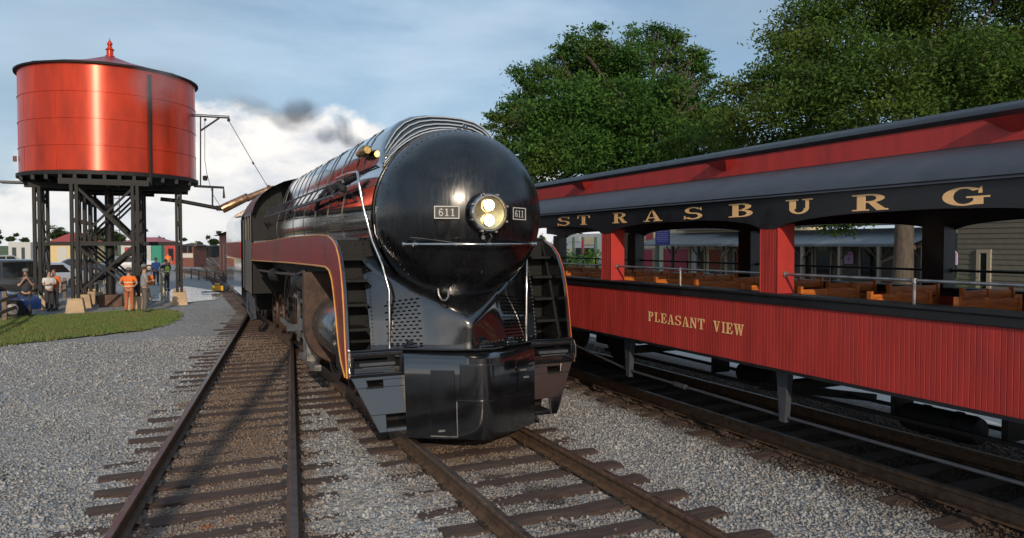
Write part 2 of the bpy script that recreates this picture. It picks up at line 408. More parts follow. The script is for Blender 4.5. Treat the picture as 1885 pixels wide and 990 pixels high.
# ------------------------------------------------------------------ tracks
TIES = []
def rail(path, parent, name='rail'):
    prof = [(-.07,0),(.07,0),(.07,.014),(.014,.03),(.011,.118),(.036,.132),(.036,.162),(.030,.17),(-.030,.17),(-.036,.162),(-.036,.132),(-.011,.118),(-.014,.03),(-.07,.014)]
    rows = []
    for i, p in enumerate(path):
        p = Vector(p); a = Vector(path[max(i-1,0)]); b = Vector(path[min(i+1,len(path)-1)]); d = (b-a).normalized(); r = Vector((d.y, -d.x, 0))
        rows.append([tuple(p + r*u + Vector((0,0,.03+w))) for u, w in prof])
    q = M().grid(rows, closed=True); n = len(prof)
    q.f.append(tuple(range(n))); q.f.append(tuple(range(len(q.v)-n, len(q.v))))
    o = q.build(name, RAILB, parent)
    o.data.materials.append(RAILT)
    for f in o.data.polygons:
        if f.normal.z > .7 and f.center.z > .1: f.material_index = 1
    return o
TIEMESH = {}
def tie_mesh(l, k):
    key = (round(l,1), k)
    if key in TIEMESH: return TIEMESH[key]
    r = random.Random(k*31+int(l*10)); rows = []; n = 7; w = .115
    for i in range(n):
        x = -l/2 + l*i/(n-1); j = lambda s: r.uniform(-s, s)
        rows.append([(x+j(.015), -w+j(.014), -.06), (x, -w+j(.014), .004+j(.008)), (x, -w*.3, .016+j(.009)), (x, w*.35, .015+j(.009)), (x, w+j(.014), .004+j(.008)), (x+j(.015), w+j(.014), -.06)])
    q = M().grid(rows); q.f.append(tuple(range(6))); q.f.append(tuple(range((n-1)*6, n*6)))
    o = q.build('railroad_tie', TIEM); me = o.data; bpy.data.objects.remove(o); TIEMESH[key] = me
    return me
def tie(parent, x, y, l, z=.012, rot=0, tops=.85):
    k = random.randrange(5); me = tie_mesh(l, k)
    o = bpy.data.objects.new('railroad_tie', me); COL.objects.link(o); o.parent = parent
    b = ORG[parent.name]; o.location = (x-b.x, y-b.y, z-b.z); o.rotation_euler = (random.uniform(-.01,.01), random.uniform(-.004,.004), rot + random.uniform(-.03,.03))
    if y < 23: TIES.append((x, y, l/2, .11, tops))
    return o
def plate(x, y): return (x-.11, x+.11, y-.09, y+.09, .030, .045)
G2 = .7355
trk = thing('railway_track', 'straight railway track in front of the black locomotive with dark ties', 'railway track', (LX, 4, 0))
for s in (-1, 1): rail([(LX+s*G2, y, 0) for y in (-14, 0, 6, 12, 30, 60, 100, 180)], trk)
y = -1.3; pl = M()
while y < 30:
    if y < 11.8: tie(trk, 3.38 + random.uniform(-.07,.07), y, 2.6, z=.010 + random.uniform(-.012, .008), tops=random.choice((.3,.5,.7,.85)))
    for s in (-1, 1):
        pl.box(*plate(LX+s*G2, y))
        for u in (-.085, .085): pl.box(LX+s*G2+u-.012, LX+s*G2+u+.012, y-.05, y-.026, .045, .066)
    y += .56
pl.build('tie_plates', GRIME, trk)['kind'] = 'stuff'
y = 30.3
while y < 75:
    tie(trk, LX, y, 2.7); y += .7
trk2 = thing('railway_track', 'rusty diverging track left of the locomotive that curves in under it', 'railway track', (0, 5, 0))
ang = math.atan(.135)
lr = lambda s, y: (left_c(y) + s*.7235/cos(ang), y, 0)
rail([lr(-1, y) for y in (-14, 0, 8, 14, 20, 25, 29.0)], trk2); rail([lr(1, y) for y in (-14, 0, 8, 14, 18.6)], trk2)
q = M(); q.box(1.28, 1.36, 10.95, 11.9, .09, .15); 
y = -1.6; pl = M()
while y < 30:
    if y < 11.6: tie(trk2, left_c(y) + random.uniform(-.14,.1), y, 2.5, z=-.004 + random.uniform(-.012, .010), rot=.02, tops=random.choice((.15,.3,.5,.65)))
    else:
        xl = left_c(y) - 1.3 - (random.random() < .3)*.25; xr = LX + 1.3; tie(trk2, (xl+xr)/2, y, xr-xl, z=.002 + random.uniform(-.008,.006), tops=random.choice((.2,.4,.6,.75)))
    for s in (-1, 1):
        if y < 18.4 or s < 0:
            c = lr(s, y); pl.box(*plate(c[0], y))
    y += .53
pl.build('tie_plates', GRIME, trk2)['kind'] = 'stuff'
for s, yj in ((1, 9.2), (1, 10.9), (-1, 15.0)):
    c = lr(s, yj); jb = M()
    jb.beam((c[0]-.04-.35*.135, yj-.35, .11), (c[0]-.04+.35*.135, yj+.35, .11), .02, .07)
    jb.build('joint_bar', RUST, trk2)
trk3 = thing('railway_track', 'dark oily railway track that carries the red open coach', 'railway track', (CX, 6, 0))
for s in (-1, 1): rail([(CX+s*G2, y, 0) for y in (-14, 0, 6, 12, 30, 60)], trk3)
y = -1.5; pl = M()
while y < 32:
    tie(trk3, CX + random.uniform(-.1,.06), y, 2.6, z=.012 + random.uniform(-.006, .006), tops=.6)
    for s in (-1, 1): pl.box(*plate(CX+s*G2, y))
    y += .58
pl.build('tie_plates', GRIME, trk3)['kind'] = 'stuff'
# branches beyond the tower, sweeping left
def far_track(label, pts, gauge=1.45):
    a = on_ground(*pts[0]); t = thing('railway_track', label, 'railway track', (a.x, a.y, 0)); P = [on_ground(*p, z=.2) for p in pts]
    for s in (-1, 1):
        path = []
        for i, p in enumerate(P):
            d = (P[min(i+1,len(P)-1)] - P[max(i-1,0)]); d.z = 0; d.normalize(); r = Vector((d.y, -d.x, 0))
            c = p + r*s*gauge/2; path.append((c.x, c.y, 0))
        rail(path, t)
    for i in range(len(P)-1):
        L_ = (P[i+1]-P[i]).length; k = int(L_/1.1)
        for j in range(k):
            c = P[i].lerp(P[i+1], j/k); d = P[i+1]-P[i]; tie(t, c.x, c.y, 2.6, rot=math.atan2(d.y, d.x)-pi/2)
far_track('rusty branch track that curves left towards the yellow crossing post', [(283,313),(272,305),(258,300),(240,296),(214,292)])
far_track('grey branch track running behind the tender towards the far black wagon', [(283,303),(268,291),(255,281.5),(243,274.5)])
stones()
# ------------------------------------------------------------------ lettering (polygons in a unit cell: width w, height 1)
def ring(cx, cy, rx, ry, tx, ty, a0, a1, n=14):
    o = [(cx+rx*cos(radians(a0+(a1-a0)*k/n)), cy+ry*sin(radians(a0+(a1-a0)*k/n))) for k in range(n+1)]
    i = [(cx+(rx-tx)*cos(radians(a0+(a1-a0)*k/n)), cy+(ry-ty)*sin(radians(a0+(a1-a0)*k/n))) for k in range(n+1)]
    return [[o[k], o[k+1], i[k+1], i[k]] for k in range(n)]
def R4(x0, x1, y0, y1): return [[(x0,y0),(x1,y0),(x1,y1),(x0,y1)]]
def glyph(c, T=.24, s=.09):
    t = T
    if c == 'S': return ring(.5,.73,.42,.27,t*.8,s,25,270) + ring(.5,.275,.44,.275,t*.8,s,90,-155) + [[(.84,.72),(.9,.72),(.9,1),(.84,.95)], [(.04,0),(.1,.05),(.1,.3),(.04,.3)]]
    if c == 'T': return R4(.5-t/2,.5+t/2,.04,.95) + R4(.04,.96,1-s,1) + [[(.04,.68),(.10,.68),(.17,1-s),(.04,1-s)], [(.96,.68),(.90,.68),(.83,1-s),(.96,1-s)]] + R4(.27,.73,0,s*.8)
    if c in 'RPB':
        g = R4(.14,.14+t,.04,.96) + R4(.0,.5,1-s,1) + R4(.0,.48 if c!='B' else .55,0,s*.85)
        if c == 'B': return g + ring(.52,.755,.36,.245,t*.9,s,90,-90) + ring(.52,.265,.42,.265,t*.95,s,90,-90) + R4(.3,.55,.47,.53)
        g += ring(.5,.74,.40,.26,t*.9,s,90,-90) + R4(.3,.52,.48,.48+s)
        if c == 'R': g += [[(.46,.48),(.66,.50),(.93,.08),(.70,.0)], [(.70,0),(1.0,0),(1.0,s),(.8,.12)]]
        return g
    if c == 'A': return [[(.46,1),(.56,1),(.94,.04),(.68,.04)], [(.40,.90),(.46,1),(.22,.04),(.12,.04)]] + R4(.27,.7,.28,.28+s*.9) + R4(0,.34,0,s*.8) + R4(.56,1.04,0,s*.8)
    if c == 'U': return R4(.14,.14+t,.35,.95) + ring(.5,.37,.36,.37,t*.7,s*1.1,180,360) + R4(.74,.86,.35,.95) + R4(0,.48,1-s,1) + R4(.62,1,1-s,1)
    if c == 'G': return ring(.5,.5,.48,.5,t,s,42,330,22) + R4(.7,.7+t*.85,.05,.42) + R4(.55,1.04,.40,.40+s) + [[(.80,.64),(.88,.64),(.88,1),(.82,.92)]]
    if c == 'L': return R4(.14,.14+t,.04,.95) + R4(0,.5,1-s,1) + R4(0,.92,0,s) + [[(.92,0),(.92,.32),(.86,.32),(.76,s)]]
    if c == 'E': return R4(.14,.14+t,.04,.95) + R4(0,.9,1-s,1) + R4(0,.92,0,s) + R4(.3,.62,.46,.46+s) + [[(.92,0),(.92,.32),(.86,.32),(.76,s)], [(.9,1),(.9,.7),(.84,.7),(.75,1-s)]] + R4(.60,.66,.34,.66)
    if c == 'N': return R4(.12,.21,.04,.96) + R4(.80,.89,.0,.96) + [[(.05,1),(.32,1),(.90,.0),(.74,.0)]] + R4(0,.34,0,s) + R4(.68,1,1-s,1)
    if c == 'V': return [[(.10,.96),(.36,.96),(.60,0),(.46,0)], [(.78,.96),(.88,.96),(.60,0),(.50,.05)]] + R4(0,.46,1-s,1) + R4(.66,1,1-s,1)
    if c == 'I': return R4(.3,.3+t*1.1,.04,.96) + R4(.14,.72,1-s,1) + R4(.14,.72,0,s)
    if c == 'W': return [[(.04,.96),(.22,.96),(.36,0),(.27,0)], [(.46,.96),(.52,.96),(.36,0),(.30,.02)], [(.42,.96),(.60,.96),(.76,0),(.66,0)], [(.86,.96),(.93,.96),(.76,0),(.70,.03)]] + R4(-.04,.3,1-s,1) + R4(.36,.66,1-s,1) + R4(.78,1.02,1-s,1)
    if c == '6': return ring(.5,.31,.40,.31,.15,.10,0,360,20) + ring(.56,.5,.46,.5,.15,.10,70,200,12) + R4(.60,.80,.80,.93)
    if c == '1': return R4(.40,.60,.04,.98) + R4(.18,.82,0,.09) + [[(.2,.80),(.40,.84),(.40,.98),(.2,.86)]]
    return []
def letters(m, text_cells, fn, depth=.003):
    """text_cells: (char, u0, width, v0, height); fn(u, v, t) -> point"""
    for ch, u0, w, v0, h in text_cells:
        for k, poly in enumerate(glyph(ch)):
            m.prism([(u0+a*w, v0+b*h) for a, b in poly], fn, 0, depth + (k % 5)*.00025)

DKRUST = mat('dark_rusty_casting', (.055,.028,.018), .6, var=.5, vscale=6, bump=.4, bscale=14)
# ------------------------------------------------------------------ THE LOCOMOTIVE
loco = thing('steam_locomotive', 'huge black bullet nosed steam locomotive numbered 611 with maroon side stripe and lit headlight', 'steam locomotive', (LX, 8.4, .2))
RB = 1.105; NX = LX + .03
def nose_y(r): return 7.88 + 1.08 * (1 - math.sqrt(max(0, 1 - (min(r, RB)/RB)**2.05)))
ZC = 2.955
def arc_pt(a, r=RB): return (r*cos(a), ZC + r*sin(a))
CAS = [(0,4.33),(.25,4.322),(.45,4.285),(.60,4.21),(.71,4.09),(.785,3.95),(.84,3.82),(.875,3.70),(.905,3.59)]
def section(y, off=0):
    b = min(1, max(0, (y - 8.98) / .46)); b = b*b*(3-2*b)
    pts = []
    for i, (cx, cz) in enumerate(CAS):
        a = radians(90 - 55*i/8); q = arc_pt(a); pts.append((q[0]*(1-b)+cx*b, q[1]*(1-b)+cz*b))
    for k in range(1, 15):
        a = radians(35 - 85*k/14); pts.append(arc_pt(a))
    if off:
        out = []
        for i, (x, z) in enumerate(pts):
            p0 = pts[max(i-1,0)]; p1 = pts[min(i+1,len(pts)-1)]; t = Vector((p1[0]-p0[0], p1[1]-p0[1])).normalized()
            out.append((x - t.y*off, z + t.x*off))
        pts = out
    return pts
def full_section(y, off=0):
    p = section(y, off); return [(LX-x, y, z) for x, z in reversed(p)] + [(LX+x, y, z) for x, z in p[1:]]
ysec = [8.95, 9.0, 9.06, 9.12, 9.2, 9.28, 9.36, 9.45, 9.8, 10.8, 12, 14, 16, 18, 20.4]
M().grid([full_section(y) for y in ysec]).build('boiler_jacket', BLACK, loco, smooth=30)
# nose
prof = [(0.001, nose_y(0))] + [(RB*sin(radians(a)), nose_y(RB*sin(radians(a)))) for a in range(3, 91, 3)]
nose = M().lathe(prof, (NX, 0, ZC), 'y', 72).build('smokebox_nose', NOSEB, loco, smooth=True)
q = M(); q.tube([(NX+(RB+.004)*cos(a), 8.965, ZC+(RB+.004)*sin(a)) for a in np.linspace(-.4, pi+.4, 60)], .012, 6); q.build('nose_seam', BLACK, loco, smooth=True)
for yb in (10.75, 11.9, 13.1, 14.4, 15.8, 17.2, 18.6):
    q = M(); q.grid([full_section(yb, .0), full_section(yb, .010), full_section(yb+.045, .010), full_section(yb+.045, .0)])
    q.build('jacket_band', BLACK, loco, smooth=30)
# casing side panels: rivet strips
for yb in np.arange(10.3, 20, 1.24):
    for s in (-1, 1):
        q = M(); q.tube([(LX+s*x, yb, z) for x, z in section(yb, .003)[2:9]], .007, 5); q.build('casing_rib', DIRON, loco)
# bright strips round the front of the hood
for k, yy in enumerate((9.03, 9.10, 9.17, 9.24, 9.31)):
    p = section(yy, .012); n = 8 - (k > 1) - (k > 3)
    pts = [(LX-x, yy, z) for x, z in reversed(p[:n+1])] + [(LX+x, yy, z) for x, z in p[1:n+1]]
    M().tube(pts, .0115, 6).build('hood_strip', CHROME, loco, smooth=True)
q = M(); q.tube([(LX+.16, 8.97, 4.0), (LX+.16, 8.97, 4.10)], .02, 8); q.lathe([(0,0),(.03,.0),(.036,.04),(.02,.07),(0,.075)], (LX+.16,8.97,4.09), 'z', 12); q.build('hood_lamp', BLACK, loco, smooth=True)
# headlight
hl = M().lathe([(.25,8.02),(.25,7.86),(.238,7.80),(.235,7.78),(.20,7.775)], (LX, 0, ZC-.02), 'y', 40).build('headlight', BLACK, loco, smooth=True)
LENSG = mat('golden_reflector', (.95,.72,.38), .22, .9, var=.25, vscale=18)
LAMPE = mat('lit_bulb', (1,.85,.6), .3, var=0, emis=((1.0,.84,.58), 4.5))
M().lathe([(.222,7.765),(.212,7.745),(.196,7.745),(.186,7.765),(.186,7.79)], (LX,0,ZC-.02), 'y', 44).build('headlight_rim', CHROME, hl, smooth=True)
M().lathe([(.19,7.775),(.12,7.79),(.001,7.80)], (LX,0,ZC-.02), 'y', 32).build('reflector', LENSG, hl, smooth=True)
for s in (-1, 1):
    M().lathe([(.080,7.782),(.076,7.762),(.068,7.757)], (LX-.008,0,ZC-.02+s*.088), 'y', 24).build('lamp_ring', CHROME, hl, smooth=True)
    M().lathe([(.069,7.762),(.05,7.752),(.001,7.747)], (LX-.008,0,ZC-.02+s*.088), 'y', 24).build('lamp_bulb', LAMPE, hl, smooth=True)
for k in range(8):
    a = 2*pi*k/8 + .35; c = (LX+.232*cos(a), 7.775, ZC-.02+.232*sin(a))
    q = M(); q.beam((c[0],7.745,c[2]), (c[0],7.83,c[2]), .028, .022); q.build('rim_clamp', STEEL, hl)
q = M(); q.tube([(LX+.02,7.80,2.70),(LX+.05,7.82,2.66),(LX+.04,7.88,2.60)], .010, 6); q.lathe([(0,-.03),(.026,-.02),(.03,.02),(0,.03)], (LX-.04,7.86,2.65), 'z', 10); q.build('headlight_cable', STEEL, loco, smooth=True)
# number boards
def number_board(sx, ang):
    cx = LX + sx*.465; cz = ZC - .015; r = .465; cy = nose_y(r) - .035
    d = Vector((cos(ang), sin(ang), 0)); nrm = Vector((sin(ang), -cos(ang), 0)); c = Vector((cx, cy, cz))
    fn = lambda u, v, t: tuple(c + d*u + Vector((0,0,v)) + nrm*t)
    b = M(); b.prism([(-.142,-.070),(.142,-.070),(.142,.070),(-.142,.070)], fn, -.05, 0); o = b.build('number_board', COACHB, loco)
    f = M()
    for u0,u1,v0,v1 in ((-.146,.146,-.074,-.063),(-.146,.146,.063,.074),(-.146,-.135,-.063,.063),(.135,.146,-.063,.063)):
        f.prism([(u0,v0),(u1,v0),(u1,v1),(u0,v1)], fn, .0, .006)
    f.build('board_frame', WHITEP, o)
    for i, ch in enumerate('611'):
        g = M(); letters(g, [(ch, -.098+i*.068, .062, -.043, .086)], fn); g.build('numeral', WHITEP, o)
number_board(-1, radians(-16)); number_board(1, radians(33))
# bowed grab rail under the headlight
pts = [(LX+x, 7.80+.52*(abs(x)/.86)**2, 2.57) for x in np.linspace(-.86,.86,25)]
gr = M().tube(pts, .017, 10).build('front_grab_rail', CHROME, loco, smooth=True)
for x in (-.76, 0, .76):
    yb = 7.80+.52*(abs(x)/.86)**2; r = math.hypot(x, .36); q = M(); q.tube([(LX+x, yb-.01, 2.57), (LX+x*.985, nose_y(r)+.03, 2.62)], .012, 8)
    q.lathe([(.026,-.03),(.026,.03)], (LX+x, yb, 2.57), 'x', 10); q.build('rail_bracket', CHROME, gr, smooth=True)
for s in (-1, 1):
    q = M(); q.lathe([(.0,-.02),(.028,-.015),(.028,.015),(0,.02)], (LX+s*.87, 8.325, 2.57), 'x', 10); q.build('rail_cap', CHROME, gr, smooth=True)
q = M(); w = [(LX+x, nose_y(math.hypot(x,.42-.06*(x/.8)**2))-.012, ZC-.34-.05*cos(x*3)) for x in np.linspace(-.8,.8,24)]
q.tube(w, .004, 5); q.build('wire', STEEL, loco)
q = M(); a0 = Vector((LX-.32, 8.50, 1.99))
q.tube([a0+Vector((-.07,-.02,.03)), a0+Vector((-.07,-.05,-.04)), a0+Vector((-.04,-.06,-.10)), a0+Vector((.01,-.06,-.115)), a0+Vector((.05,-.06,-.07)), a0+Vector((.055,-.05,-.01)), a0+Vector((.05,-.02,.04))], .013, 8)
q.build('lifting_hook', STEEL, loco, smooth=True)
# pointed shroud below the nose
def shroud(s, z):
    z = 1.3 + (z-1.3)*(1 - .19*abs(s)**1.5)
    w = 1.15 + .04*max(0, (z-1.3)/1.5)**1.6
    a = math.sqrt(s*s + .0016)
    y = 8.30 + .51*a + .02*sin(pi*min(1,a)) + .24*(z-1.3)*min(1, a*2.2)
    y += .30*abs(s)**2*max(0,(z-1.6)/1.2)**1.4
    zf = 1.58 + .78*a
    k = z - zf
    y += .78*(math.sqrt(k*k+.0012)+k)/2*1.0
    return (LX + s*w, y, z)
zs = [1.30+1.62*i/36 for i in range(37)]; ss = [i/40-1 for i in range(81)]
M().grid([[shroud(s, z) for s in ss] for z in zs]).build('prow_shroud', BLACK, loco, smooth=True)
q = M()
for s in (-1, 1):
    for r in range(13):
        for c in range(6):
            z = 1.345 + r*.049; sc = s*(.50 + .058*c + (.029 if r % 2 else 0)); a = Vector(shroud(sc-.016, z)); b = Vector(shroud(sc+.016, z))
            n = Vector((0,-.004,0)); q.beam(a+n, b+n, .014, .020, up=(0,1,0))
q.build('grille_slots', mat('slot_shadow', (.002,.002,.002), .9, var=0, spec=0), loco)['kind'] = 'stuff'
# deck beam and step pockets
q = M()
dk = [(-1.49,8.42),(-.88,8.42),(-.86,8.40),(-.6,8.24),(-.3,8.06),(-.1,7.96),(.1,7.96),(.3,8.06),(.6,8.24),(.86,8.40),(.88,8.42),(1.49,8.42),(1.49,9.1),(-1.49,9.1)]
q.prism(dk, lambda a, b, t: (LX+a, b, t), 1.300, 1.325); q.build('front_deck', BLACK, loco, bevel=.006)
for s in (-1, 1):
    q = M(); X0, X1 = sorted((LX+s*.86, LX+s*1.49))
    q.box(X0, X1, 8.60, 9.0, 1.00, 1.298)
    q.box(X0, X1, 8.40, 8.60, 1.245, 1.298); q.box(X0, X1, 8.40, 8.60, 1.0, 1.045)
    q.box(X0, X0+.045, 8.40, 8.60, 1.045, 1.245); q.box(X1-.045, X1, 8.40, 8.60, 1.045, 1.245)
    q.build('step_pocket', BLACK, loco, bevel=.01)
    q = M(); q.beam((X0+.10, 8.41, 1.155), (X1-.10, 8.41, 1.155), .05, .035); q.beam((X0+.13, 8.395, 1.115), (X1-.13, 8.395, 1.115), .012, .012); q.build('step_bar', DIRON, loco)
    q = M(); q.tube([(LX+s*1.50, 8.43, 1.29), (LX+s*1.515, 8.40, 1.22), (LX+s*1.515, 8.40, 1.08), (LX+s*1.50, 8.43, 1.01)], .008, 6); q.build('beam_edge', STEEL, loco)
    # lower foot board with two step holes
    f = lambda a, b, t: (LX + s*a, 8.43 + t - .14*(1-b)/.64, b)
    P = [[(1.48,1.0),(1.31,1.0),(1.28,.875),(1.42,.875)], [(1.31,1.0),(.84,1.0),(.84,.96),(1.305,.96)], [(1.10,.96),(.84,.96),(.84,.875),(1.10,.875)],
         [(1.42,.875),(.84,.875),(.84,.56),(1.27,.56)], [(1.145,.56),(1.03,.56),(1.03,.36),(1.03,.36)], [(1.27,.56),(1.09,.56),(1.09,.36),(1.18,.36)]]
    q = M()
    for k, poly in enumerate(P):
        if k == 4: continue
        q.prism(poly, f, 0, .035 + k*.0008)
    q.prism([(1.089,.40),(.84,.40),(.84,.36),(1.089,.36)], f, 0, .034)
    q.build('pilot_footboard', GUN if False else BLACK, loco, bevel=.004)
    for (a0_, a1_, b0, b1) in ((1.10,1.305,.875,.96), (.84,1.088,.40,.56)):
        q = M(); X0, X1 = sorted((LX+s*a0_, LX+s*a1_)); q.box(X0+.002, X1-.002, 8.42-.2*(1-b0), 8.62, b0-.012, b0+.014); q.box(X0-.03, X1+.03, 8.62, 8.64, b0-.02, b1+.03); q.build('foot_step', DULLB, loco)
# rounded pilot with its retractable coupler doors
def pilot(x, z, off=0):
    k = (z-.28)/1.0; e_ = .55-.25*k
    y = 7.80 + .64*(math.sqrt(x*x+.013)-.114) + .05*k + .10*max(0, (k-.93)/.07)**2 - off
    return (LX + x*(1-.02*(1-k)), y, z)
rows = []
for z in (1.30, 1.285, 1.26, 1.22, 1.0, .7, .45, .34, .30, .27):
    r = [pilot(x, z) for x in np.linspace(-.87, .87, 45)]
    a, b = r[0], r[-1]; rows.append([(a[0], 8.85, z)] + r + [(b[0], 8.85, z)])
M().grid(rows).build('pilot', BLACK, loco, smooth=45)
def strip(pts, w=.012, o=.006, m=BLACK, name='pilot_seam'):
    q = M()
    for (x0, z0), (x1, z1) in zip(pts, pts[1:]):
        n = max(1, int(max(abs(x1-x0), abs(z1-z0))/.08))
        for k in range(n):
            a = Vector(pilot(x0+(x1-x0)*k/n, z0+(z1-z0)*k/n, o)); b = Vector(pilot(x0+(x1-x0)*(k+1)/n, z0+(z1-z0)*(k+1)/n, o)); q.beam(a, b, w, .012)
    return q.build(name, m, loco)
def door(x0, x1, z0, z1, name, out=.022):
    q = M(); X = np.linspace(x0, x1, 12); Zs = np.linspace(z0, z1, 4)
    rows = [[pilot(x, z0, 0) for x in X]] + [[pilot(x, z, out) for x in X] for z in Zs] + [[pilot(x, z1, 0) for x in X]]
    q.grid(rows)
    q.grid([[pilot(x0, z, 0), pilot(x0, z, out)] for z in Zs]); q.grid([[pilot(x1, z, 0), pilot(x1, z, out)] for z in Zs])
    return q.build(name, BLACK, loco, smooth=35, bevel=.005)
door(-.30, .46, .78, 1.15, 'coupler_door'); door(-.60, -.36, .34, 1.08, 'hinged_door', .012); door(.52, .74, .74, 1.12, 'side_hatch', .012)
strip([(-.34,.72),(.86,.72)]); strip([(-.62,.30),(-.34,.30),(-.34,.72)], m=STEEL, w=.006)
for x, z in ((-.50,.37), (.60,1.0), (.66,.9)):
    q = M(); c = Vector(pilot(x, z, .02)); q.beam(c-Vector((.05,0,0)), c+Vector((.05,0,0)), .022, .022); q.build('latch', STEEL, loco)
for x, y in ((-.74,8.47),(.10,8.10),(.52,8.30)):
    q = M(); q.box(LX+x-.075, LX+x+.075, y-.06, y+.06, 1.325, 1.35); q.box(LX+x-.05, LX+x+.02, y-.04, y+.05, 1.35, 1.40); q.build('deck_cleat', BLACK, loco, bevel=.01)
# stepped recesses beside the shroud, running boards, side skirts with the maroon stripe
SKI = [(20.6,2.15),(13.2,2.25),(10.5,2.27),(9.75,2.27),(9.5,2.23),(9.34,2.13),(9.22,1.97),(9.12,1.78),(9.02,1.55),(8.93,1.35),(8.78,1.15),(8.55,1.0)]
SKO = [(8.44,1.0),(8.48,1.15),(8.53,1.32),(8.57,1.55),(8.61,1.78),(8.67,2.02),(8.76,2.24),(8.88,2.42),(9.04,2.54),(9.25,2.62),(9.6,2.68),(10.2,2.70),(12.6,2.70),(20.6,2.60)]
for s in (-1, 1):
    for k, z in enumerate((1.53, 1.83, 2.13, 2.40)):
        X0, X1 = sorted((LX+s*1.155, LX+s*1.45)); yf = 8.85 + .055*k
        q = M(); q.box(X0, X1, yf, 9.28, z-.022, z); q.box(X0, X1, yf-.012, yf, z-.03, z+.004); q.build('step', DULLB, loco)
    q = M(); X0, X1 = sorted((LX+s*.9, LX+s*1.474)); q.box(X0, X1, 9.28, 9.34, 1.0, 2.62); q.build('step_back', DULLB, loco)
    q = M(); X0, X1 = sorted((LX+s*1.452, LX+s*1.474)); q.prism([(8.56,1.0),(9.28,1.0),(9.28,2.6),(9.10,2.2),(8.95,1.8),(8.80,1.4)], lambda a, b, t: (t, a, b), X0, X1); q.build('step_side', DULLB, loco)
    q = M(); X0, X1 = sorted((LX+s*.9, LX+s*1.50)); q.box(X0, X1, 9.3, 20.5, 2.62, 2.66); q.build('running_board', BLACK, loco, bevel=.005)
    q = M(); poly = SKI + SKO
    X0, X1 = sorted((LX+s*1.475, LX+s*1.505)); q.prism(poly, lambda a, b, t: (t, a, b), X0, X1); sk = q.build('side_skirt', BLACK, loco)
    X0, X1 = sorted((LX+s*1.506, LX+s*1.522)); q = M(); q.prism(poly, lambda a, b, t: (t, a, b), X0, X1); q.build('stripe_panel', MAROON, sk)
    xo = LX + s*1.524
    for line, rr in (((SKI, .013), (SKO, .009)) if s < 0 else ((SKI, .010), (SKO, .003))):
        q = M(); q.tube([(xo, a, b) for a, b in line], rr, 6); q.build('gold_stripe', GOLD, sk, smooth=True)
    # chrome stanchion from deck up and back along the boiler
    hp = [(-.94,8.72,1.30),(-.94,8.72,2.0),(-1.0,8.84,2.33),(-1.085,8.98,2.62),(-1.165,9.10,3.03),(-1.22,9.10,3.34),(-1.22,9.15,3.44),(-1.20,9.3,3.50),(-1.19,9.9,3.53),(-1.19,10.7,3.53)]
    M().tube([(LX-s*x*-1 if False else LX+(x if s < 0 else -x), y, z) for x, y, z in hp], .018, 10).build('front_handrail', CHROME, loco, smooth=True)
    q = M(); q.tube([(LX+s*1.16, 9.10, 3.03), (LX+s*1.09, 9.3, 3.02)], .012, 6); q.build('rail_bracket', BRASS, loco)
    # walkway rack of pipes along the boiler side
    q = M(); xa, za, xb, zb = LX+s*1.12, 3.50, LX+s*1.26, 3.27
    q.tube([(xa, 10.6, za), (xa, 20.3, za)], .018, 6); q.tube([(xb, 10.6, zb), (xb, 20.3, zb)], .018, 6)
    for yy in np.arange(10.7, 20.3, .62):
        q.tube([(xa, yy, za), (xb, yy+.12, zb)], .013, 5); q.tube([(LX+s*1.12, yy, 3.36), (xb, yy+.12, zb)], .012, 5)
    q.build('pipe_rack', DIRON, loco)
    q = M()
    for yy in np.arange(10.3, 11.8, .16):
        q.lathe([(.0,-.05),(.05,-.04),(.06,.02),(.03,.05)], (LX+s*1.17, yy, 3.40+.04*sin(yy*9)), 'y', 7)
    q.tube([(LX+s*1.05, 9.9, 3.50), (LX+s*1.17, 10.6, 3.40), (LX+s*1.16, 12.2, 3.38), (LX+s*1.08, 13.1, 3.2)], .035, 7); q.build('air_pipes', DULLB, loco, smooth=True)
    q = M(); q.tube([(LX+s*.925, y, 3.60+.01*sin(y*40)) for y in np.arange(9.35, 11.6, .03)], .012, 5); q.build('chain', DULLB, loco)
    q = M(); q.lathe([(.001,9.98),(.05,9.98),(.075,10.03),(.085,10.10),(.085,10.2),(.06,10.28),(.03,10.30),(.03,10.42),(.05,10.44),(.05,10.5),(.001,10.5)], (LX+s*.90, 0, 3.88), 'y', 16); q.build('whistle', BRASS, loco, smooth=True)
    # cylinder with its jacket and heads
    cx = LX + s*1.02
    q = M(); q.lathe([(.43,9.75),(.455,9.80),(.455,11.2),(.43,11.25)], (cx,0,1.36), 'y', 32); cy = q.build('cylinder', GUN, loco, smooth=True)
    q = M(); q.lathe([(.001,9.58),(.12,9.59),(.30,9.62),(.36,9.68),(.39,9.74),(.43,9.75),(.43,9.79)], (cx,0,1.36), 'y', 28); q.build('cylinder_head', BLACK, cy, smooth=True)
    q = M(); q.lathe([(.001,9.75),(.20,9.78),(.22,9.84),(.22,11.3)], (cx-s*.1,0,1.98), 'y', 22); q.build('valve_chest', DULLB, loco, smooth=True)
    q = M(); q.lathe([(.001,9.28),(.13,9.31),(.21,9.40),(.24,9.52),(.22,9.66)], (cx+s*.1,0,1.10), 'y', 20); q.build('relief_dome', BLACK, loco, smooth=True)
    sh = [(-.40,1.9)] + [(.0+.55*cos(a), 1.30+.58*sin(a)) for a in np.linspace(pi*.98, 2*pi, 14)] + [(.55,2.15),(-.38,2.15)]
    q = M(); q.prism([(a, b) for a, b in sh], lambda a, b, t: (cx+s*a, t, b), 11.30, 11.50); q.build('cylinder_support', DKRUST, loco, bevel=.02)
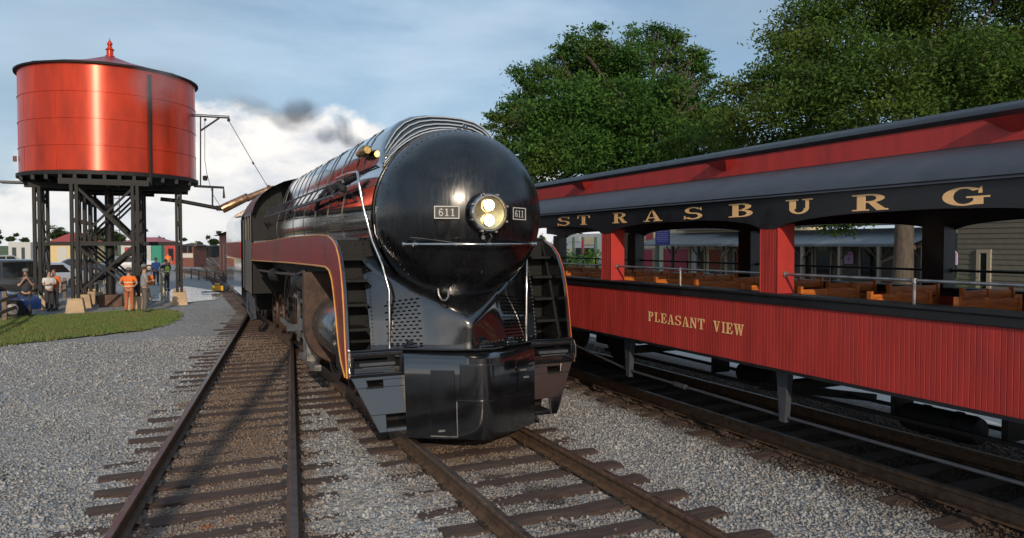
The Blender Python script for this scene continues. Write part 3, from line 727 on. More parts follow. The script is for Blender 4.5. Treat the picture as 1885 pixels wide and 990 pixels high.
    # steps and ladders of the valve gear: hangers, links, rods
    q = M(); q.beam((cx+s*.30, 11.6, .62), (cx+s*.30, 13.2, .62), .10, .09); q.beam((cx+s*.30, 11.6, 1.22), (cx+s*.30, 13.2, 1.22), .10, .09); q.box(cx+s*.30-.09, cx+s*.30+.09, 12.1, 12.5, .66, 1.18); q.build('crosshead', STEEL, loco)
    q = M(); q.beam((LX+s*1.12, 12.4, 1.2), (LX+s*1.12, 16.6, .72), .07, .14); q.build('main_rod', STEEL, loco)
    q = M(); q.beam((LX+s*1.0, 12.7, .72), (LX+s*1.0, 18.7, .72), .06, .13); q.build('side_rod', STEEL, loco)
    q = M(); q.beam((LX+s*1.34, 13.4, 1.95), (LX+s*1.30, 13.8, .8), .05, .10); q.beam((LX+s*1.3, 12.2, 1.5), (LX+s*1.3, 14.2, 1.62), .04, .07); q.beam((LX+s*1.36, 12.0, 2.1), (LX+s*1.36, 12.0, 1.0), .05, .07); q.build('valve_gear', STEEL, loco)
    for yy, nm in ((12.75,'air_tank'), (16.2,'lubricator')):
        q = M(); q.lathe([(.001,0),(.12,.01),(.15,.08),(.15,.55),(.12,.62),(.001,.63)], (LX+s*1.40, yy-.3, 1.92), 'y', 14); q.build(nm, DULLB, loco, smooth=True)
    q = M(); q.tube([(LX+s*1.45,11.9,2.15),(LX+s*1.42,13,2.05),(LX+s*1.45,15,2.0),(LX+s*1.4,20,1.9)], .03, 6); q.tube([(LX+s*1.35,12.4,1.2),(LX+s*1.4,12.6,1.9),(LX+s*1.3,12.9,2.1)], .025, 6); q.build('steam_pipe', GRIME, loco)
    # wheels
    def wheel(name, yy, R, x, spokes=12):
        q = M(); z = .2 + R; q.lathe([(R*.86,-.05),(R*.86,.05)], (x,yy,z), 'x', 40); 
        q.lathe([(.001,-.09),(R*.2,-.09),(R*.2,.09),(.001,.09)], (x,yy,z), 'x', 18)
        q.lathe([(R*.80,-.05),(R*.86,-.05)], (x,yy,z), 'x', 40); q.lathe([(R*.80,.05),(R*.86,.05)], (x,yy,z), 'x', 40); q.lathe([(R*.80,-.05),(R*.80,.05)], (x,yy,z), 'x', 40)
        for k in range(spokes):
            a = 2*pi*k/spokes; q.beam((x, yy+R*.15*cos(a), z+R*.15*sin(a)), (x, yy+R*.83*cos(a), z+R*.83*sin(a)), .07, .05, up=(1,0,0))
        o = q.build(name, GRIME, loco, smooth=30)
        t = M(); t.lathe([(R*.86,-.065),(R,-.065),(R,.05),(R+.03,.06),(R+.03,.075),(R*.86,.075)] if s < 0 else [(R*.86,-.075),(R+.03,-.075),(R+.03,-.06),(R,-.05),(R,.065),(R*.86,.065)], (x,yy,z), 'x', 44); t.build('tyre', RUST, o, smooth=30)
    for yy in (12.75, 14.72, 16.69, 18.66): wheel('driving_wheel', yy, .89, LX+s*.76)
    for yy in (9.35, 11.4, 20.3, 21.7): wheel('truck_wheel', yy, .46 if yy < 12 else .52, LX+s*.76, 8)
q = M(); q.box(LX-.56, LX+.56, 8.9, 22.4, .55, 2.0); q.box(LX-1.0, LX+1.0, 9.4, 20.5, 1.95, 2.65); q.build('underframe', DULLB, loco)
for yy in (9.35, 11.4, 12.75, 14.72, 16.69, 18.66, 20.3, 21.7):
    q = M(); q.tube([(LX-.74, yy, .2+(.46 if yy < 12 else .89 if yy < 19 else .52)), (LX+.74, yy, .2+(.46 if yy < 12 else .89 if yy < 19 else .52))], .09, 10); q.build('axle', GRIME, loco)
# cab
def cab_sec(y, dz=0):
    p = [(1.60,1.25),(1.60,3.45),(1.52,3.68),(1.36,3.90),(1.1,4.10),(.75,4.27),(.4,4.36),(0,4.39)]
    return [(LX-x*.955, y, z+dz*(z>3)) for x, z in p] + [(LX+x*.955, y, z+dz*(z>3)) for x, z in reversed(p[:-1])]
cab = M()
for s in (-1, 1):
    X0, X1 = sorted((LX+s*1.50, LX+s*1.535)); cab = M()
    o8 = [(20.6,1.25),(22.7,1.25),(22.7,3.45),(20.6,3.45)]
    for i8 in (0,1):
        xx = (X0, X1)[i8]; cab.v += [(xx,a,b) for a,b in o8] + [(xx,20.95,2.7),(xx,22.4,2.7),(xx,22.4,3.36),(xx,20.95,3.36)]; k8 = i8*8
        cab.f += [(k8,k8+1,k8+5,k8+4),(k8+1,k8+2,k8+6,k8+5),(k8+2,k8+3,k8+7,k8+6),(k8+3,k8,k8+4,k8+7)]
    cab.f += [(i,(i+1)%4,8+(i+1)%4,8+i) for i in range(4)] + [(4+i,4+(i+1)%4,12+(i+1)%4,12+i) for i in range(4)]
    cb = cab.build('cab_side', CREAM, loco)
    q = M(); q.box(X0, X1, 21.62, 21.70, 2.7, 3.36); q.build('window_post', CREAM, cb)
q = M(); r1 = [p for p in cab_sec(20.2) if p[2] > 3.4]; r2 = [p for p in cab_sec(23.1) if p[2] > 3.4]; q.grid([r1, r2]); q.grid([[(a,b,c-.04) for a,b,c in r1], [(a,b,c-.04) for a,b,c in r2]]); q.build('cab_roof', DIRON, loco, smooth=30)
fr = [p for p in cab_sec(20.6)]; q = M(); q.add(fr, [tuple(range(len(fr)))]); q.build('cab_front', DULLB, loco)
fr = [p for p in cab_sec(22.65)]; q = M(); q.add(fr, [tuple(range(len(fr)))]); q.build('cab_back', DULLB, loco)
q = M(); q.tube([(LX-1.56,22.75,1.3),(LX-1.56,22.75,3.3)], .02, 6); q.tube([(LX-1.53,21.9,1.2),(LX-1.57,21.5,.75),(LX-1.53,20.9,.6)], .03, 6); q.build('cab_grab_iron', DIRON, loco)
q = M(); q.beam((LX-1.5,21.2,1.25),(LX-1.45,21.0,.5),.08,.25); q.build('cab_steps', DIRON, loco)
# tender
ten = thing('tender', 'long dark tender with rounded shoulders coupled behind the black locomotive cab', 'tender', (LX, 27, .2))
def ten_sec(y, k=1.0):
    p = [(1.60,1.05),(1.60,3.30),(1.57,3.45),(1.46,3.62),(1.28,3.76),(1.0,3.86),(.6,3.92),(0,3.94)]
    return [(LX-x*k, y, 1.05+(z-1.05)*(.9+.1*k)) for x, z in p] + [(LX+x*k, y, 1.05+(z-1.05)*(.9+.1*k)) for x, z in reversed(p[:-1])]
q = M(); q.grid([ten_sec(y) for y in (23.2, 26, 30.6)] + [ten_sec(30.9, .94)]); q.f.append(tuple(range(15))); q.f.append(tuple(range(45, 60)))
tb = q.build('tender_body', BLACK, ten, smooth=30)
for s in (-1, 1):
    q = M(); X0, X1 = sorted((LX+s*1.601, LX+s*1.618)); q.box(X0, X1, 23.25, 30.6, 2.15, 2.64); st = q.build('stripe_panel', MAROON, ten)
    for z in (2.14, 2.65):
        q = M(); q.tube([(LX+s*1.62,23.25,z),(LX+s*1.62,30.6,z)], .014, 5); q.build('gold_stripe', GOLD, st)
    for yy in (24.2, 25.3, 26.4, 28.2, 29.2, 30.2):
        q = M(); q.lathe([(.001,-.06),(.4,-.06),(.46,-.06),(.46,.06),(.001,.06)], (LX+s*.76, yy, .66), 'x', 20); q.build('tender_wheel', GRIME, ten)
q = M(); q.box(LX-1.2, LX+1.2, 23.0, 30.8, .6, 1.06); q.build('tender_frame', DULLB, ten)

# rivets, seams and small fittings on the nose and deck
q = M()
for k in range(64):
    a = pi*k/63*1.5 - .78; c = (NX+(RB-.045)*cos(a), nose_y(RB-.045)-.004, ZC+(RB-.045)*sin(a)); q.lathe([(.0,-.007),(.008,-.004),(.010,.002)], c, 'y', 6)
for s in (-1, 1):
    for k in range(26):
        z = 1.34+.05*k; p_ = shroud(s*.975, z); q.lathe([(.0,-.008),(.007,-.005),(.009,.003)], (p_[0], p_[1], z), 'y', 6)
    for k in range(16): p_ = shroud(s*(.06+.056*k), 1.325); q.lathe([(.0,-.008),(.007,-.005),(.009,.003)], (p_[0], p_[1], 1.325), 'y', 6)
    for k in range(14): c = (LX+s*(.90+.042*k), 8.398, 1.272); q.lathe([(.0,-.006),(.006,-.004),(.008,.003)], c, 'y', 6)
q.build('rivets', NOSEB, loco)['kind'] = 'stuff'
for xs_ in (-.30, .02):
    q = M(); q.tube([(NX+xs_, nose_y(math.hypot(xs_, z))-.001, ZC+z) for z in np.linspace(-.36, -.98, 14)], .005, 5); q.build('nose_seam', BLACK, loco)
for s in (-1, 1):
    q = M(); q.tube([(LX+s*.86, 8.50, .98), (LX+s*.84, 8.45, .80), (LX+s*.80, 8.50, .55), (LX+s*.78, 8.7, .45)], .022, 8); q.build('air_hose', DULLB, loco, smooth=True)
    q = M(); q.tube([(NX+s*(RB+.0), 8.98, 2.95), (NX+s*(RB-.02), 8.94, 2.7), (NX+s*(RB-.16), 8.90, 2.42), (NX+s*(RB-.40), 8.86, 2.12)], .006, 5); q.build('conduit', STEEL, loco)
# ------------------------------------------------------------------ THE OPEN COACH
coach = thing('passenger_coach', 'open sided dark red wooden coach lettered STRASBURG in gold along its black fascia', 'railway coach', (CX, 6, .2))
Y0, Y1 = -1.0, 17.4; XN = 6.05; HW = CX - XN
PIL = [-.64, 2.78, 6.20, 9.62, 13.04, 16.46]
def arch(y):
    k = ((y - PIL[0]) % 3.42) / 3.42; d = min(k, 1-k)
    d = max(0, d - .05) / .45; return 2.745 + .135 * math.sqrt(max(0, 1 - (1-d)**2.2))
for s in (-1, 1):
    X = lambda x: CX + s*x
    def bx(q, xa, xb, ya, yb, za, zb):
        a, b = sorted((X(xa), X(xb))); return q.box(a, b, ya, yb, za, zb)
    # tongue and groove boards
    q = M(); y = Y0; rows = []
    while y < Y1:
        rows += [(y, .004), (y+.005, .009), (y+.044, .009), (y+.049, .004), (y+.050, .004)]; y += .050
    q.grid([[(X(HW+o), yy, z) for z in (1.185, 1.895)] for yy, o in rows])
    sd_ = q.build('siding_boards', COACHR, coach); sd_['kind'] = 'stuff'
    bx(M(), HW-.03, HW, Y0, Y1, 1.18, 1.90).build('side_wall', COACHR, coach)
    bx(M(), HW-.05, HW+.022, Y0, Y1, 1.15, 1.185).build('side_sill', COACHB, coach)
    q = M(); bx(q, HW-.22, HW+.05, Y0, Y1, 1.985, 2.02); bx(q, HW-.02, HW+.03, Y0, Y1, 1.895, 1.985); q.build('window_ledge', COACHB, coach, bevel=.008)
    for yp in PIL:
        q = M()
        if s > 0: bx(M(), HW-.24, HW-.012, yp-.15, yp+.15, 2.02, 2.80).build('pillar_core', COACHB, coach)
        else: bx(q, HW-.24, HW-.01, yp-.125, yp+.125, 2.02, 2.80)
        for k in range(5): a = yp-.125+.05*k; bx(q, HW-.01, HW+.004, a+.004, a+.046, 2.02, 2.80)
        if s < 0: bx(q, HW-.235, HW+.01, yp-.14, yp-.125, 2.02, 2.80); bx(q, HW-.235, HW+.01, yp+.125, yp+.14, 2.02, 2.80)
        q.build('pillar', COACHR, coach, bevel=.003)
    yy = np.linspace(Y0, Y1, 240); q = M()
    q.grid([[(X(HW+.012), y, arch(y)), (X(HW+.012), y, 3.10), (X(HW-.03), y, 3.10), (X(HW-.03), y, arch(y))] for y in yy], closed=True)
    q.build('letter_board', COACHB, coach)
    bx(M(), HW-.1, HW+.05, Y0, Y1, 3.10, 3.125).build('eave_moulding', COACHB, coach, bevel=.006)
    q = M(); pr_ = [(HW+.06,3.125),(HW+.02,3.19),(HW-.12,3.29),(HW-.35,3.395),(HW-.65,3.475)]
    q.grid([[(X(a), y, b) for a, b in pr_] for y in (Y0-.1, 4, 9, Y1+.1)]); q.grid([[(X(a), y, b-.03) for a, b in pr_] for y in (Y0-.1, 4, 9, Y1+.1)])
    q.build('lower_roof', SLATE, coach, smooth=60)
    bx(M(), HW-.70, HW-.66, Y0, Y1, 3.42, 3.715).build('clerestory_wall', COACHR, coach)
    bx(M(), HW-.655, HW-.64, Y0, Y1, 3.472, 3.482).build('flashing', COACHB, coach)
    for yv in (.3, 3.95, 7.72, 11.45, 15.2):
        q = M(); a = X(HW-.66); o = X(HW-.50)
        q.add([(a,yv-.21,3.69),(a,yv+.21,3.69),(o,yv-.21,3.685),(o,yv+.21,3.685),(a,yv-.05,3.56),(a,yv+.05,3.56)], [(0,1,3,2),(2,3,5,4),(0,2,4),(1,5,3),(0,4,5,1)])
        q.build('roof_vent', COACHR, coach)
    # pipe guard rails in the window openings
    for a, b in zip(PIL, PIL[1:]):
        q = M(); xr = X(HW-.09); q.tube([(xr, a+.13, 2.235), (xr, b-.13, 2.235)], .016, 8)
        m_ = (a+b)/2; q.tube([(xr, m_, 2.02), (xr, m_, 2.235)], .015, 8); q.lathe([(0,-.025),(.026,-.02),(.026,.02),(0,.025)], (xr, m_, 2.235), 'z', 10)
        for e, d in ((a+.14, 1), (b-.14, -1)): q.lathe([(0,-.02),(.032,-.02),(.032,.02),(0,.02)], (xr, e, 2.235), 'y', 10)
        q.build('guard_rail', STEEL if s < 0 else IRONB, coach, smooth=35)
    # truss rod and queen posts
    q = M(); xt = X(HW-.15)
    q.tube([(xt, 13.6, 1.12), (xt, 9.25, .66), (xt, 6.12, .62), (xt, 2.7, .62), (xt, -.6, .66)], .018, 7); q.build('truss_rod', DIRON, coach)
    q = M(); q.tube([(xt, 7.85, .64), (xt, 8.1, .643)], .034, 8); q.build('turnbuckle', DIRON, coach)
    for yq in (9.2, 6.1, 2.7):
        q = M(); q.add([(xt-.05,yq-.085,1.16),(xt+.05,yq-.085,1.16),(xt+.05,yq+.085,1.16),(xt-.05,yq+.085,1.16),(xt-.035,yq-.045,.56),(xt+.035,yq-.045,.56),(xt+.035,yq+.045,.56),(xt-.035,yq+.045,.56)],
            [(0,1,2,3),(7,6,5,4),(0,4,5,1),(1,5,6,2),(2,6,7,3),(3,7,4,0)]); q.build('queen_post', DIRON, coach, bevel=.006)
q = M(); ur = [(-.86,3.715),(-.88,3.755),(-.84,3.80),(-.6,3.88),(0,3.93),(.6,3.88),(.84,3.80),(.88,3.755),(.86,3.715)]
q.grid([[(CX+a, y, b) for a, b in ur] for y in (Y0-.25, 4, 9, Y1+.2)]); q.f.append(tuple(range(9))); q.build('upper_roof', COACHB, coach, smooth=60)
q = M(); q.box(CX-1.44, CX+1.44, Y0, Y1, 3.02, 3.06); q.build('ceiling', COACHB, coach)
q = M(); q.box(CX-1.45, CX+1.45, Y0, Y1, 1.14, 1.17); q.build('floor', GRIME, coach)
q = M()
for a in (-.35, .35): q.box(CX+a-.06, CX+a+.06, Y0, Y1, 1.02, 1.138)
for yb in (2.7, 6.1, 9.2): q.box(CX-1.3, CX+1.3, yb-.08, yb+.08, .92, 1.018)
q.build('underframe', DULLB, coach)
for yb, xb in ((5.0,7.3), (7.9,7.6)):
    q = M(); q.lathe([(0,-.42),(.13,-.41),(.15,-.34),(.15,-.2),(.162,-.2),(.162,-.16),(.15,-.16),(.15,.16),(.162,.16),(.162,.2),(.15,.2),(.15,.34),(.13,.41),(0,.42)], (xb, yb, .68), 'y', 16); q.build('brake_tank', DULLB, coach, smooth=True)
for yh in (4.3, 5.5, 7.3, 8.5):
    q = M(); q.box(7.2, 7.5, yh-.03, yh+.03, .66, 1.02); q.build('hanger', DULLB, coach)
q = M(); q.beam((6.9, 2.0, .75), (6.9, 11.0, .70), .05, .04); q.beam((7.9, 1.0, .6), (7.9, 12.0, .62), .04, .04); q.beam((6.6,6.9,.8),(8.3,6.6,.55),.05,.1); q.build('brake_rods', DULLB, coach)
for yt in (12.6, 14.4, .7, -.9):
    for s in (-1, 1):
        q = M(); q.lathe([(.001,-.05),(.32,-.05),(.42,-.07),(.42,.05),(.45,.06),(.45,.075),(.001,.075)] if s < 0 else [(.001,-.075),(.45,-.075),(.45,-.06),(.42,-.05),(.42,.07),(.32,.05),(.001,.05)], (CX+s*G2, yt, .62), 'x', 26); q.build('coach_wheel', GRIME, coach, smooth=30)
for yt in (13.5, -.1):
    for s in (-1, 1):
        q = M(); q.box(CX+s*.95-.05, CX+s*.95+.05, yt-1.3, yt+1.3, .55, .78); q.box(CX+s*.95-.1, CX+s*.95+.1, yt-.3, yt+.3, .4, .95); q.build('truck_frame', DULLB, coach, bevel=.01)
# benches
def bench(x0, x1, yb, proto=None):
    f = M(); f.box(x0, x0+.03, yb-.02, yb+.42, 1.17, 1.60); f.box(x0, x0+.035, yb-.03, yb+.02, 1.60, 2.09); f.box(x1-.035, x1, yb-.03, yb+.02, 1.17, 2.09); f.box((x0+x1)/2-.02,(x0+x1)/2+.02, yb-.025, yb+.02, 1.6, 2.07)
    f.box(x0+.02, x1-.02, yb-.40, yb, 1.57, 1.61)
    o = f.build('bench', WOODS, coach)
    for z in (1.68, 1.80, 1.93):
        g = M(); g.box(x0+.035, x1-.035, yb-.015, yb+.012, z, z+.105 + (.02 if z > 1.9 else 0)); g.build('slat', WOODS, o, bevel=.004)
    return o
b0 = bench(6.37, 7.30, 6.07); b1 = bench(7.82, 8.74, 6.07)
for k in range(-5, 11):
    if k:
        for b in (b0, b1):
            c = copy_tree(b, parent=coach); c.location = (b.location.x, b.location.y + .91*k, b.location.z)
# lettering
gl = lambda u, v, t: (XN - .0125 - t, u, v)
cells = [('S',11.22,.47),('T',10.53,.43),('R',9.44,.39),('A',8.62,.42),('S',7.72,.40),('B',6.85,.42),('U',5.95,.37),('R',5.09,.40),('G',4.17,.40)]
for ch, y, w in cells:
    q = M(); letters(q, [(ch, y, -w, 2.893, .158)], gl); q.build('letter', LETTER, coach)
gl2 = lambda u, v, t: (XN - .013 - t, u, v)
def word(txt, ya, yb, z, h):
    wd = {'I': .62, 'W': 1.3, 'L': .9}; tot = sum(wd.get(c, 1) for c in txt); st = (ya-yb)/tot; y = ya
    for ch in txt:
        q = M(); w = wd.get(ch, 1)*st; letters(q, [(ch, y, -w*.86 if ch != 'I' else -w*1.1, z, h)], gl2); q.build('letter', LETTER, coach); y -= w
word('PLEASANT', 8.50, 7.26, 1.485, .135); word('VIEW', 7.12, 6.56, 1.485, .135)

# ------------------------------------------------------------------ THE WATER TOWER
TX, TY, TR = -2.58, 35.1, 3.28
tow = thing('water_tower', 'big round glossy red water tank with a low cone roof on black iron legs', 'water tower', (TX, TY, 0))
tk = M().lathe([(TR-.01,5.42),(TR,5.43),(TR,9.5)], (TX,TY,0), 'z', 96).build('tank', TANKR, tow, smooth=True)
for z in (6.40, 7.42, 8.44):
    M().lathe([(TR,-.03),(TR+.022,-.022),(TR+.022,.022),(TR,.03)], (TX,TY,z), 'z', 96).build('hoop', TANKR, tk, smooth=True)
for k in range(12):
    for j in range(4):
        a = 2*pi*(k+.5*(j%2))/12; z = 5.45+1.02*j; q = M(); q.beam((TX+(TR+.003)*cos(a), TY+(TR+.003)*sin(a), z), (TX+(TR+.003)*cos(a), TY+(TR+.003)*sin(a), z+.93), .03, .012, up=(cos(a),sin(a),0)); q.build('plate_seam', TANKR, tk)
M().lathe([(TR-.1,9.47),(TR+.13,9.47),(TR+.14,9.53),(TR-.05,9.57)], (TX,TY,0), 'z', 96).build('rim', IRONB, tow, smooth=30)
q = M(); q.lathe([(TR+.1,9.56),(2.2,9.86),(1.1,10.17),(.22,10.50),(.001,10.52)], (TX,TY,0), 'z', 16); q.build('cone_roof', TANKL, tow)
M().lathe([(.17,10.42),(.19,10.55),(.13,10.6),(.13,10.78),(.18,10.82),(.11,10.88),(.07,10.98),(.11,11.04),(.09,11.12),(.03,11.2),(.001,11.34)], (TX,TY,0), 'z', 16).build('finial', TANKR, tow, smooth=40)
q = M(); q.lathe([(0.001,5.26),(TR+.10,5.26),(TR+.10,5.40),(TR-.05,5.425)], (TX,TY,0), 'z', 64); q.build('tank_floor', IRONB, tow)
q = M()
for k in range(13):
    x = TX-3+.5*k; h_ = math.sqrt(max(.1, (TR+.08)**2-(x-TX)**2)); q.box(x-.06, x+.06, TY-h_, TY+h_, 5.08, 5.258)
q.build('floor_joists', IRONB, tow)
RX = [-5.15, -3.60, -1.56, -.02]; RY = [31.8, 34.15, 36.15, 38.4]
for j, y in enumerate(RY):
    q = M(); xa, xb = (RX[1]-.5, RX[2]+.5) if j in (0,3) else (RX[0]-.4, RX[3]+.4); q.box(xa, xb, y-.14, y+.14, 4.86, 5.078); q.build('girder', IRONB, tow)
    for i, x in enumerate(RX):
        if i in (0,3) and j in (0,3): continue
        q = M(); q.box(x-.14, x-.03, y-.13, y+.13, .55, 4.858); q.box(x+.03, x+.14, y-.13, y+.13, .55, 4.858)
        for z in (.9, 1.8, 2.6, 3.5, 4.4): q.box(x-.03, x+.03, y-.10, y+.10, z-.09, z+.09)
        q.build('leg', IRONB, tow)
        q = M(); a, b, h_ = .33, .24, .55
        q.add([(x-a,y-a,-.05),(x+a,y-a,-.05),(x+a,y+a,-.05),(x-a,y+a,-.05),(x-b,y-b,h_),(x+b,y-b,h_),(x+b,y+b,h_),(x-b,y+b,h_)],[(0,3,2,1),(4,5,6,7),(0,1,5,4),(1,2,6,5),(2,3,7,6),(3,0,4,7)]); q.build('footing', TANCON, tow, bevel=.02)
    q = M(); q.beam((xa+.4, y, 2.62), (xb-.4, y, 2.62), .10, .16); q.build('girt', IRONB, tow)
    for (xp, xq) in ((RX[1], RX[2]),):
        for z0, z1 in ((.75, 2.5), (2.75, 4.75)):
            for d in (0, 1):
                q = M(); q.beam((xp+.1, y+(.05 if d else -.05), z0 if d else z1), (xq-.1, y+(.05 if d else -.05), z1 if d else z0), .07, .085); q.build('brace', IRONB, tow)
for x in RX:
    ys_ = RY[1:3] if x in (RX[0], RX[3]) else RY
    q = M(); q.beam((x, ys_[0], 2.62), (x, ys_[-1], 2.62), .10, .12); q.build('girt', IRONB, tow)
    for a, b in zip(ys_, ys_[1:]):
        for z0, z1 in ((.75, 2.5), (2.75, 4.75)):
            for d in (0, 1):
                q = M(); q.tube([(x+.02*d, a, z0 if d else z1), (x+.02*d, b, z1 if d else z0)], .022, 5); q.build('tie_bar', IRONB, tow)
M().lathe([(.17,0),(.17,5.1)], (-2.65,34.6,0), 'z', 16).build('riser_pipe', IRONB, tow, smooth=True)
q = M(); q.box(-3.05,-2.2,34.2,35.0,0,.5); q.build('valve_box', RUST, tow, bevel=.02)
q = M(); x = -2.35; q.tube([(x-.2,32.6,3.0),(x-.2,32.6,5.1)],.015,5); q.tube([(x+.2,32.6,3.0),(x+.2,32.6,5.1)],.015,5)
for k in range(8): q.tube([(x-.2,32.6,3.15+.25*k),(x+.2,32.6,3.15+.25*k)],.012,5)
q.build('ladder', IRONB, tow)
# overflow pipe on the right flank of the tank, float gauge on the left
a = radians(-62); q = M(); q.tube([(TX+(TR+.07)*cos(a), TY+(TR+.07)*sin(a), 4.9), (TX+(TR+.07)*cos(a), TY+(TR+.07)*sin(a), 9.3)], .06, 8); q.build('overflow_pipe', IRONB, tow, smooth=True)
q = M(); q.box(TX-TR-.14, TX-TR-.02, TY-.5, TY-.4, 5.9, 6.12); q.build('tank_valve', RUST, tow)
q = M(); q.box(TX-TR-.55, TX-TR+.3, TY-.9, TY-.2, 5.02, 5.10); q.build('side_shelf', DIRON, tow)
# swinging spout toward the track
sy = 34.3
def tp(x, y): # point in the vertical plane of the spout
    d = _f + _r*((x-600)/FPX) - _u*((y-288)/FPX); t = sy/d.y; return Vector((0,0,CAMH)) + d*t
q = M(); q.tube([tp(188,211), tp(212,213.5), tp(257,222)], .085, 10); q.tube([tp(257,222)-Vector((0,0,.1)), tp(257,222)+Vector((0,0,.12))], .12, 10); q.build('outlet_pipe', IRONB, tow, smooth=True)
q = M(); q.tube([tp(260,223), tp(264,221), tp(289,209), tp(291,209.5), tp(317,198.8), tp(325,198.2), tp(328,200)], [.19,.20,.175,.155,.135,.125,.10], 14); sp_ = q.build('spout', COPPER, tow, smooth=50)
for p in ((289.5,209.2), (316,199.2)):
    q = M(); a = tp(*p); d = (tp(317,199)-tp(289,209)).normalized(); q.tube([a-d*.05, a+d*.05], .19, 12); q.build('spout_band', RUST, sp_, smooth=True)
q = M(); q.tube([tp(225,113.5), tp(269,116)], .035, 6); q.tube([tp(225,111.5), tp(269,114)], .02, 6); q.tube([tp(235,131), tp(257,116)], .04, 6); q.tube([tp(235,114), tp(235,196)], .028, 6)
q.tube([tp(227,195.8), tp(262,197.6), tp(262.5,210)], .055, 6); q.tube([tp(249,198), tp(249,219)], .035, 6); q.build('spout_bracket', IRONB, tow)
q = M(); q.lathe([(.0,-.05),(.07,-.05),(.07,.05),(0,.05)], tuple(tp(268,118.5)), 'y', 10); q.lathe([(.0,-.05),(.06,-.05),(.06,.05),(0,.05)], tuple(tp(240.5,118)), 'y', 10); q.build('pulley', IRONB, tow)
q = M(); q.tube([tp(268,119), tp(297,169), tp(314,197)], .014, 4); q.tube([tp(296,167.5), tp(297.5,170.5)], .04, 6); q.tube([tp(240,119), tp(240,165), tp(243,186)], .011, 4); q.tube([tp(243,183), tp(249,205), tp(258,219)], .011, 4); q.build('cable', IRONB, tow)
q = M(); q.lathe([(0,-.12),(.09,-.1),(.11,.08),(0,.12)], tuple(tp(240.5,186.5)), 'z', 10); q.build('counterweight', IRONB, tow)
# ------------------------------------------------------------------ PEOPLE
def cloth(name, c, r=.8): return mat(name, c, r, var=.12, vscale=9, bump=.15, bscale=18)
SKIN = mat('skin', (.42,.24,.16), .55, var=.08, vscale=20)
DARKC = cloth('dark_trousers', (.035,.037,.045)); GREYC = cloth('grey_shirt', (.26,.26,.27)); BROWNT = cloth('brown_grey_trousers', (.13,.11,.10))
ORANGE = cloth('orange_hi_vis', (.75,.16,.02)); YELL = cloth('lime_hi_vis', (.45,.62,.05)); BLUEC = cloth('blue_shirt', (.08,.18,.45)); WHITEC = cloth('white_shirt', (.62,.60,.57))
HAIRB = cloth('brown_hair', (.06,.035,.02)); CAPG = cloth('grey_cap', (.16,.16,.15)); SHOE = cloth('dark_shoes', (.02,.018,.016), .5); REFL = mat('reflective_tape', (.75,.75,.55), .3, var=.05); STRAW = cloth('straw_hat', (.50,.42,.28))
DG = None
def skin_mesh(name, verts, edges, radii, m, parent, sub=1):
    me = bpy.data.meshes.new(name + '_cage'); me.from_pydata([tuple(v) for v in verts], edges, []); 
    o = bpy.data.objects.new(name, me); COL.objects.link(o)
    md = o.modifiers.new('s', 'SKIN'); md.use_smooth_shade = True
    sv = me.skin_vertices[0].data
    for i, r in enumerate(radii):
        sv[i].radius = r if isinstance(r, tuple) else (r, r); sv[i].use_root = (i == 0)
    sb = o.modifiers.new('u', 'SUBSURF'); sb.levels = sb.render_levels = sub
    dg = bpy.context.evaluated_depsgraph_get(); new = bpy.data.meshes.new_from_object(o.evaluated_get(dg)); new.name = name
    o.modifiers.clear(); o.data = new; bpy.data.meshes.remove(me)
    new.materials.clear(); new.materials.append(m)
    if parent: o.parent = parent; ORG[o.name] = Vector((0,0,0))
    return o
